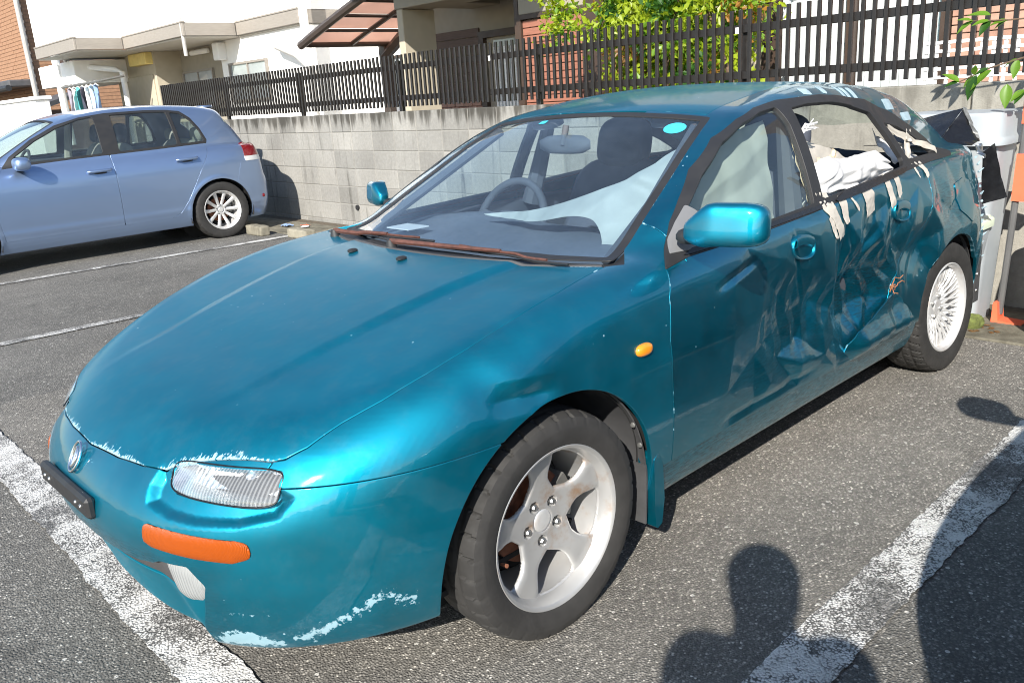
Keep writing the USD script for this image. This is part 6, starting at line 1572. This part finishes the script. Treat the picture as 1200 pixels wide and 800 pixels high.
# ---------------------------------------------------------------- things behind the car at right
def tub(c, h0, h1, z0, z1, e=6, n=40):
    """A tapered rounded box without a lid."""
    a = np.linspace(0, 2*np.pi, n, endpoint=False); ox = np.sign(np.cos(a))*np.abs(np.cos(a))**(2/e); oy = np.sign(np.sin(a))*np.abs(np.sin(a))**(2/e)
    rows = [(h0, z0), ((h0[0]*.55+h1[0]*.45, h0[1]*.55+h1[1]*.45), (z0+z1)/2), (h1, z1-.03), (h1, z1)]
    P = np.array([[(c[0]+ox[k]*h[0], c[1]+oy[k]*h[1], z) for k in list(range(n))+[0]] for h, z in rows])
    v, f = grid_mesh(P); return v, f[:, ::-1]
def lid(c, h, z0, z1, e=6, n=40):
    a = np.linspace(0, 2*np.pi, n, endpoint=False); ox = np.sign(np.cos(a))*np.abs(np.cos(a))**(2/e); oy = np.sign(np.sin(a))*np.abs(np.sin(a))**(2/e)
    rows = [(.93, z0+.004), (1.0, z0), (1.0, z0+.035), (.955, z0+.045), (.935, z1-.02), (.90, z1), (.55, z1+.004), (.0, z1+.006)]
    P = np.array([[(c[0]+ox[k]*h[0]*s, c[1]+oy[k]*h[1]*s, z) for k in list(range(n))+[0]] for s, z in rows]); v, f = grid_mesh(P); return v, f[:, ::-1]
b1 = thing('waste_bin', 'tall white plastic bin with a deep lid standing against the wall end', 'bin')
obj('body', tub((-3.55, .44), (.15, .21), (.19, .255), .0, 1.0), 'bin_white', b1, 50); obj('lid', lid((-3.55, .44), (.22, .285), .955, 1.115), 'bin_white', b1, 50)
b2 = thing('storage_tub', 'smaller white tub with a greenish clip lid in front of the tall bin', 'tub')
obj('body', tub((-3.32, .50), (.10, .13), (.15, .185), .0, .56), 'bin_white', b2, 50); obj('lid', lid((-3.32, .50), (.165, .20), .545, .60), 'bin_green', b2, 50); obj('clip', box((-3.21, .56, .50), (-3.15, .66, .76), .02), 'bin_green', b2, 30)
obj('upper_tray', tub((-3.32, .48), (.13, .165), (.14, .175), .605, .78), 'bin_white', b2, 50)
pt = thing('post', 'slim grey post with orange bracket and orange foot at the right edge', 'post', (-3.55, .765, 0))
m = MB(); m.tube([(0, -.035, .05), (0, -.02, .5), (0, .0, 1.25)], .017, 10); obj('pole', m, 'post_grey', pt)
obj('bracket', prism([(-.03, .66), (.03, .66), (.03, .72), (.14, .72), (.14, .77), (.03, .80), (.06, .90), (-.025, .90)], -.025, .025, 0), 'orange_paint', pt, 20)
obj('foot', prism([(-.060, 0), (.09, 0), (.09, .016), (-.025, .022), (-.036, .12), (-.056, .12)], -.05, .05, 0), 'orange_paint', pt, 20)
obj('red_cap', box((-.02, -.02, 1.05), (.02, .02, 1.20)), 'orange_paint', pt)
tt = thing('tyre', 'worn bare tyre standing upright beside the orange footed post at the right edge', 'tyre', (-3.50, .99, .30), .35)
obj('rubber', tyre_mesh(R=.300, rin=.19, w=.20, n=220, squash=.5, style=1), 'tyre_worn', tt, 35)
ms = thing('moss_clump', 'clump of green moss at the foot of the white bin', 'moss', (-3.36, .66, 0)); v, f = superbox((0, 0, .035), (.07, .055, .045), 2.2, 18); v = v + (meshkit.fbm(v*40, 3)[:, None]-.5)*.03; obj('clump', (v, f), 'moss', ms, 50)
for k in range(14):
    c = (-3.42+.16*r.random(), .62+.16*r.random(), .012); d = np.r_[r.normal(0, 1, 2), .1]; obj('dry_leaf', big_leaf(c, d, (0, 0, 1), .035+.02*r.random()), 'leaf_dry', label='dry brown leaf lying by the moss at the foot of the white bin', cat='leaf', group='dry leaves by the bin')

# ---------------------------------------------------------------- the photographer, whose shadow falls on the asphalt
def capsule(p, a, b, ra, rb):
    a, b = np.array(a, float), np.array(b, float); d = b-a; t = np.clip(((p-a)@d)/(d@d), 0, 1); return np.linalg.norm(p-a-t[:, None]*d, axis=1) - (ra + (rb-ra)*t)
def person():
    cx, cy = 1.62, 2.39
    fw = np.array([-.80, -.60, 0]); fw /= np.linalg.norm(fw); rt = np.array([fw[1], -fw[0], 0]); U = np.array([0, 0, 1.0])
    base = np.array([cx, cy, 0])
    def W(f, rgt, u): return base + fw*f + rt*rgt + U*u
    J = dict(pel=W(0, 0, .86), ches=W(.0, 0, 1.16), neck=W(.03, 0, 1.40), head=W(.10, 0, 1.52))
    shR, shL = W(.0, .165, 1.36), W(.0, -.165, 1.36); elR, elL = W(.17, .13, 1.10), W(.02, -.215, 1.05)
    r_, u_, f_ = camera_axes(); ph = CAM_POS - f_*.012
    haR, haL = ph + r_*.062 - f_*.03 - u_*.02, W(.10, -.215, .82)
    hipR, hipL = W(0, .09, .86), W(0, -.09, .86); knR, knL = W(.04, .11, .47), W(.06, -.11, .47); anR, anL = W(0, .12, .09), W(.02, -.12, .09)
    def field_of(parts, k):
        def fun(x, y, z):
            sh = np.broadcast(x, y, z).shape; p = np.stack([np.broadcast_to(q, sh).ravel() for q in (x, y, z)], 1).astype(float)
            d = None
            for a, b, ra, rb in parts:
                c = capsule(p, a, b, ra, rb); d = c if d is None else smin(d, c, k)
            return d.reshape(sh)
        return fun
    lo, hi = base + [-.75, -.75, -.02], base + [.6, .6, 1.75]
    skin = [(J['neck']-U*.06, J['head']-U*.03, .088, .074), (J['head']+U*.03, J['head']-U*.03+fw*.015, .088, .074), (J['head']-U*.05+fw*.05, J['head']-U*.07+fw*.055, .045, .035), (J['head']+fw*.088-U*.0, J['head']+fw*.105-U*.03, .010, .015)]
    for sgn in (1, -1): skin.append((J['head']+rt*sgn*.078-U*.01, J['head']+rt*sgn*.084+U*.02, .012, .014))
    for el, ha, sg_ in ((elR, haR, 1), (elL, haL, -1)):
        fo = ha-el; skin.append((el*.75+ha*.25, ha-fo*.16, .042, .028)); palm0 = ha - fo*.14; skin.append((palm0, ha, .030, .034))
        for q in range(4):
            k0 = ha + u_*(.030-.020*q); k1 = k0 + f_*.030 + r_*sg_*.008; k2 = k1 - r_*sg_*.022 + f_*.004; skin += [(k0, k1, .0095, .009), (k1, k2, .009, .008)]
        skin += [(palm0, ha - r_*sg_*.03 - f_*.012 + u_*.02, .013, .011), (ha - r_*sg_*.03 - f_*.012 + u_*.02, ha - r_*sg_*.045 - f_*.010 + u_*.035, .011, .009)]
    pn = thing('person', 'person in a dark shirt holding up a phone, shadow falling beside the white line', 'person')
    v, f = mesh_body(field_of(skin + [(shR, elR, .045, .04), (elR, elR*.75+haR*.25, .04, .042), (shL, elL, .045, .04), (elL, elL*.75+haL*.25, .04, .042), (J['ches'], J['neck'], .09, .05), (J['pel'], J['ches'], .10, .10), (hipR, knR, .07, .05), (knR, anR, .048, .035), (hipL, knL, .07, .05), (knL, anL, .048, .035)], .012), lo, hi, .0115)
    body = obj('body', (v, f), 'skin', pn, True)
    sh = [(J['pel']+U*.02, J['ches'], .135, .15), (J['ches'], J['neck']-U*.08, .15, .10), (shL, shR, .075, .075), (shR, elR, .070, .058), (elR, elR*.72+haR*.28, .058, .052), (shL, elL, .070, .058), (elL, elL*.72+haL*.28, .058, .052)]
    v, f = mesh_body(field_of(sh, .05), lo, hi, .014); obj('shirt', (v, f), 'shirt', body, True)
    tro = [(hipL, hipR, .12, .12), (hipR, knR, .100, .074), (knR, anR, .072, .06), (hipL, knL, .100, .074), (knL, anL, .072, .06)]
    v, f = mesh_body(field_of(tro, .03), lo, hi, .014); obj('trousers', (v, f), 'trousers', body, True)
    hr = [(J['head']+U*.045-fw*.012, J['head']-fw*.035+U*.0, .103, .094), (J['head']-fw*.05, J['head']-fw*.05-U*.05, .07, .055)]
    v, f = mesh_body(field_of(hr, .02), lo, hi, .011); obj('hair', (v, f), 'hair', body, True)
    for sgn, an in ((1, anR), (-1, anL)):
        v, f = superbox((0, 0, 0), (.135, .048, .045), 3, 14); v[:, 2] = np.where(v[:, 2] > 0, v[:, 2]*(1-.45*np.clip(v[:, 0]/.13, 0, 1)), v[:, 2]); obj('shoe', (xf(v, rz=math.atan2(fw[1], fw[0]), t=an+fw*.05+[0, 0, -.045]), f), 'black_trim', body, True)
    # the phone lies just behind the lens, square to the view
    t = UsdGeom.Xform.Define(stage, path_for(None, 'phone')); c = CAM_POS - f_*.008 + r_*.055 - u_*.02
    t.AddTransformOp().Set(Gf.Matrix4d(*r_, 0, *u_, 0, *(-f_), 0, *c, 1)); tag(t.GetPrim(), 'black phone held up in the hand of the person taking the picture', 'phone')
    obj('case', box((-.075, -.036, 0), (.075, .036, .008), .003), 'phone_body', t.GetPrim(), 20); v, f = prism(sg.box(-.070, -.032, .070, .032), .0082, .0086, 2); obj('screen', (v, f), 'black_gloss', t.GetPrim(), False)
person()
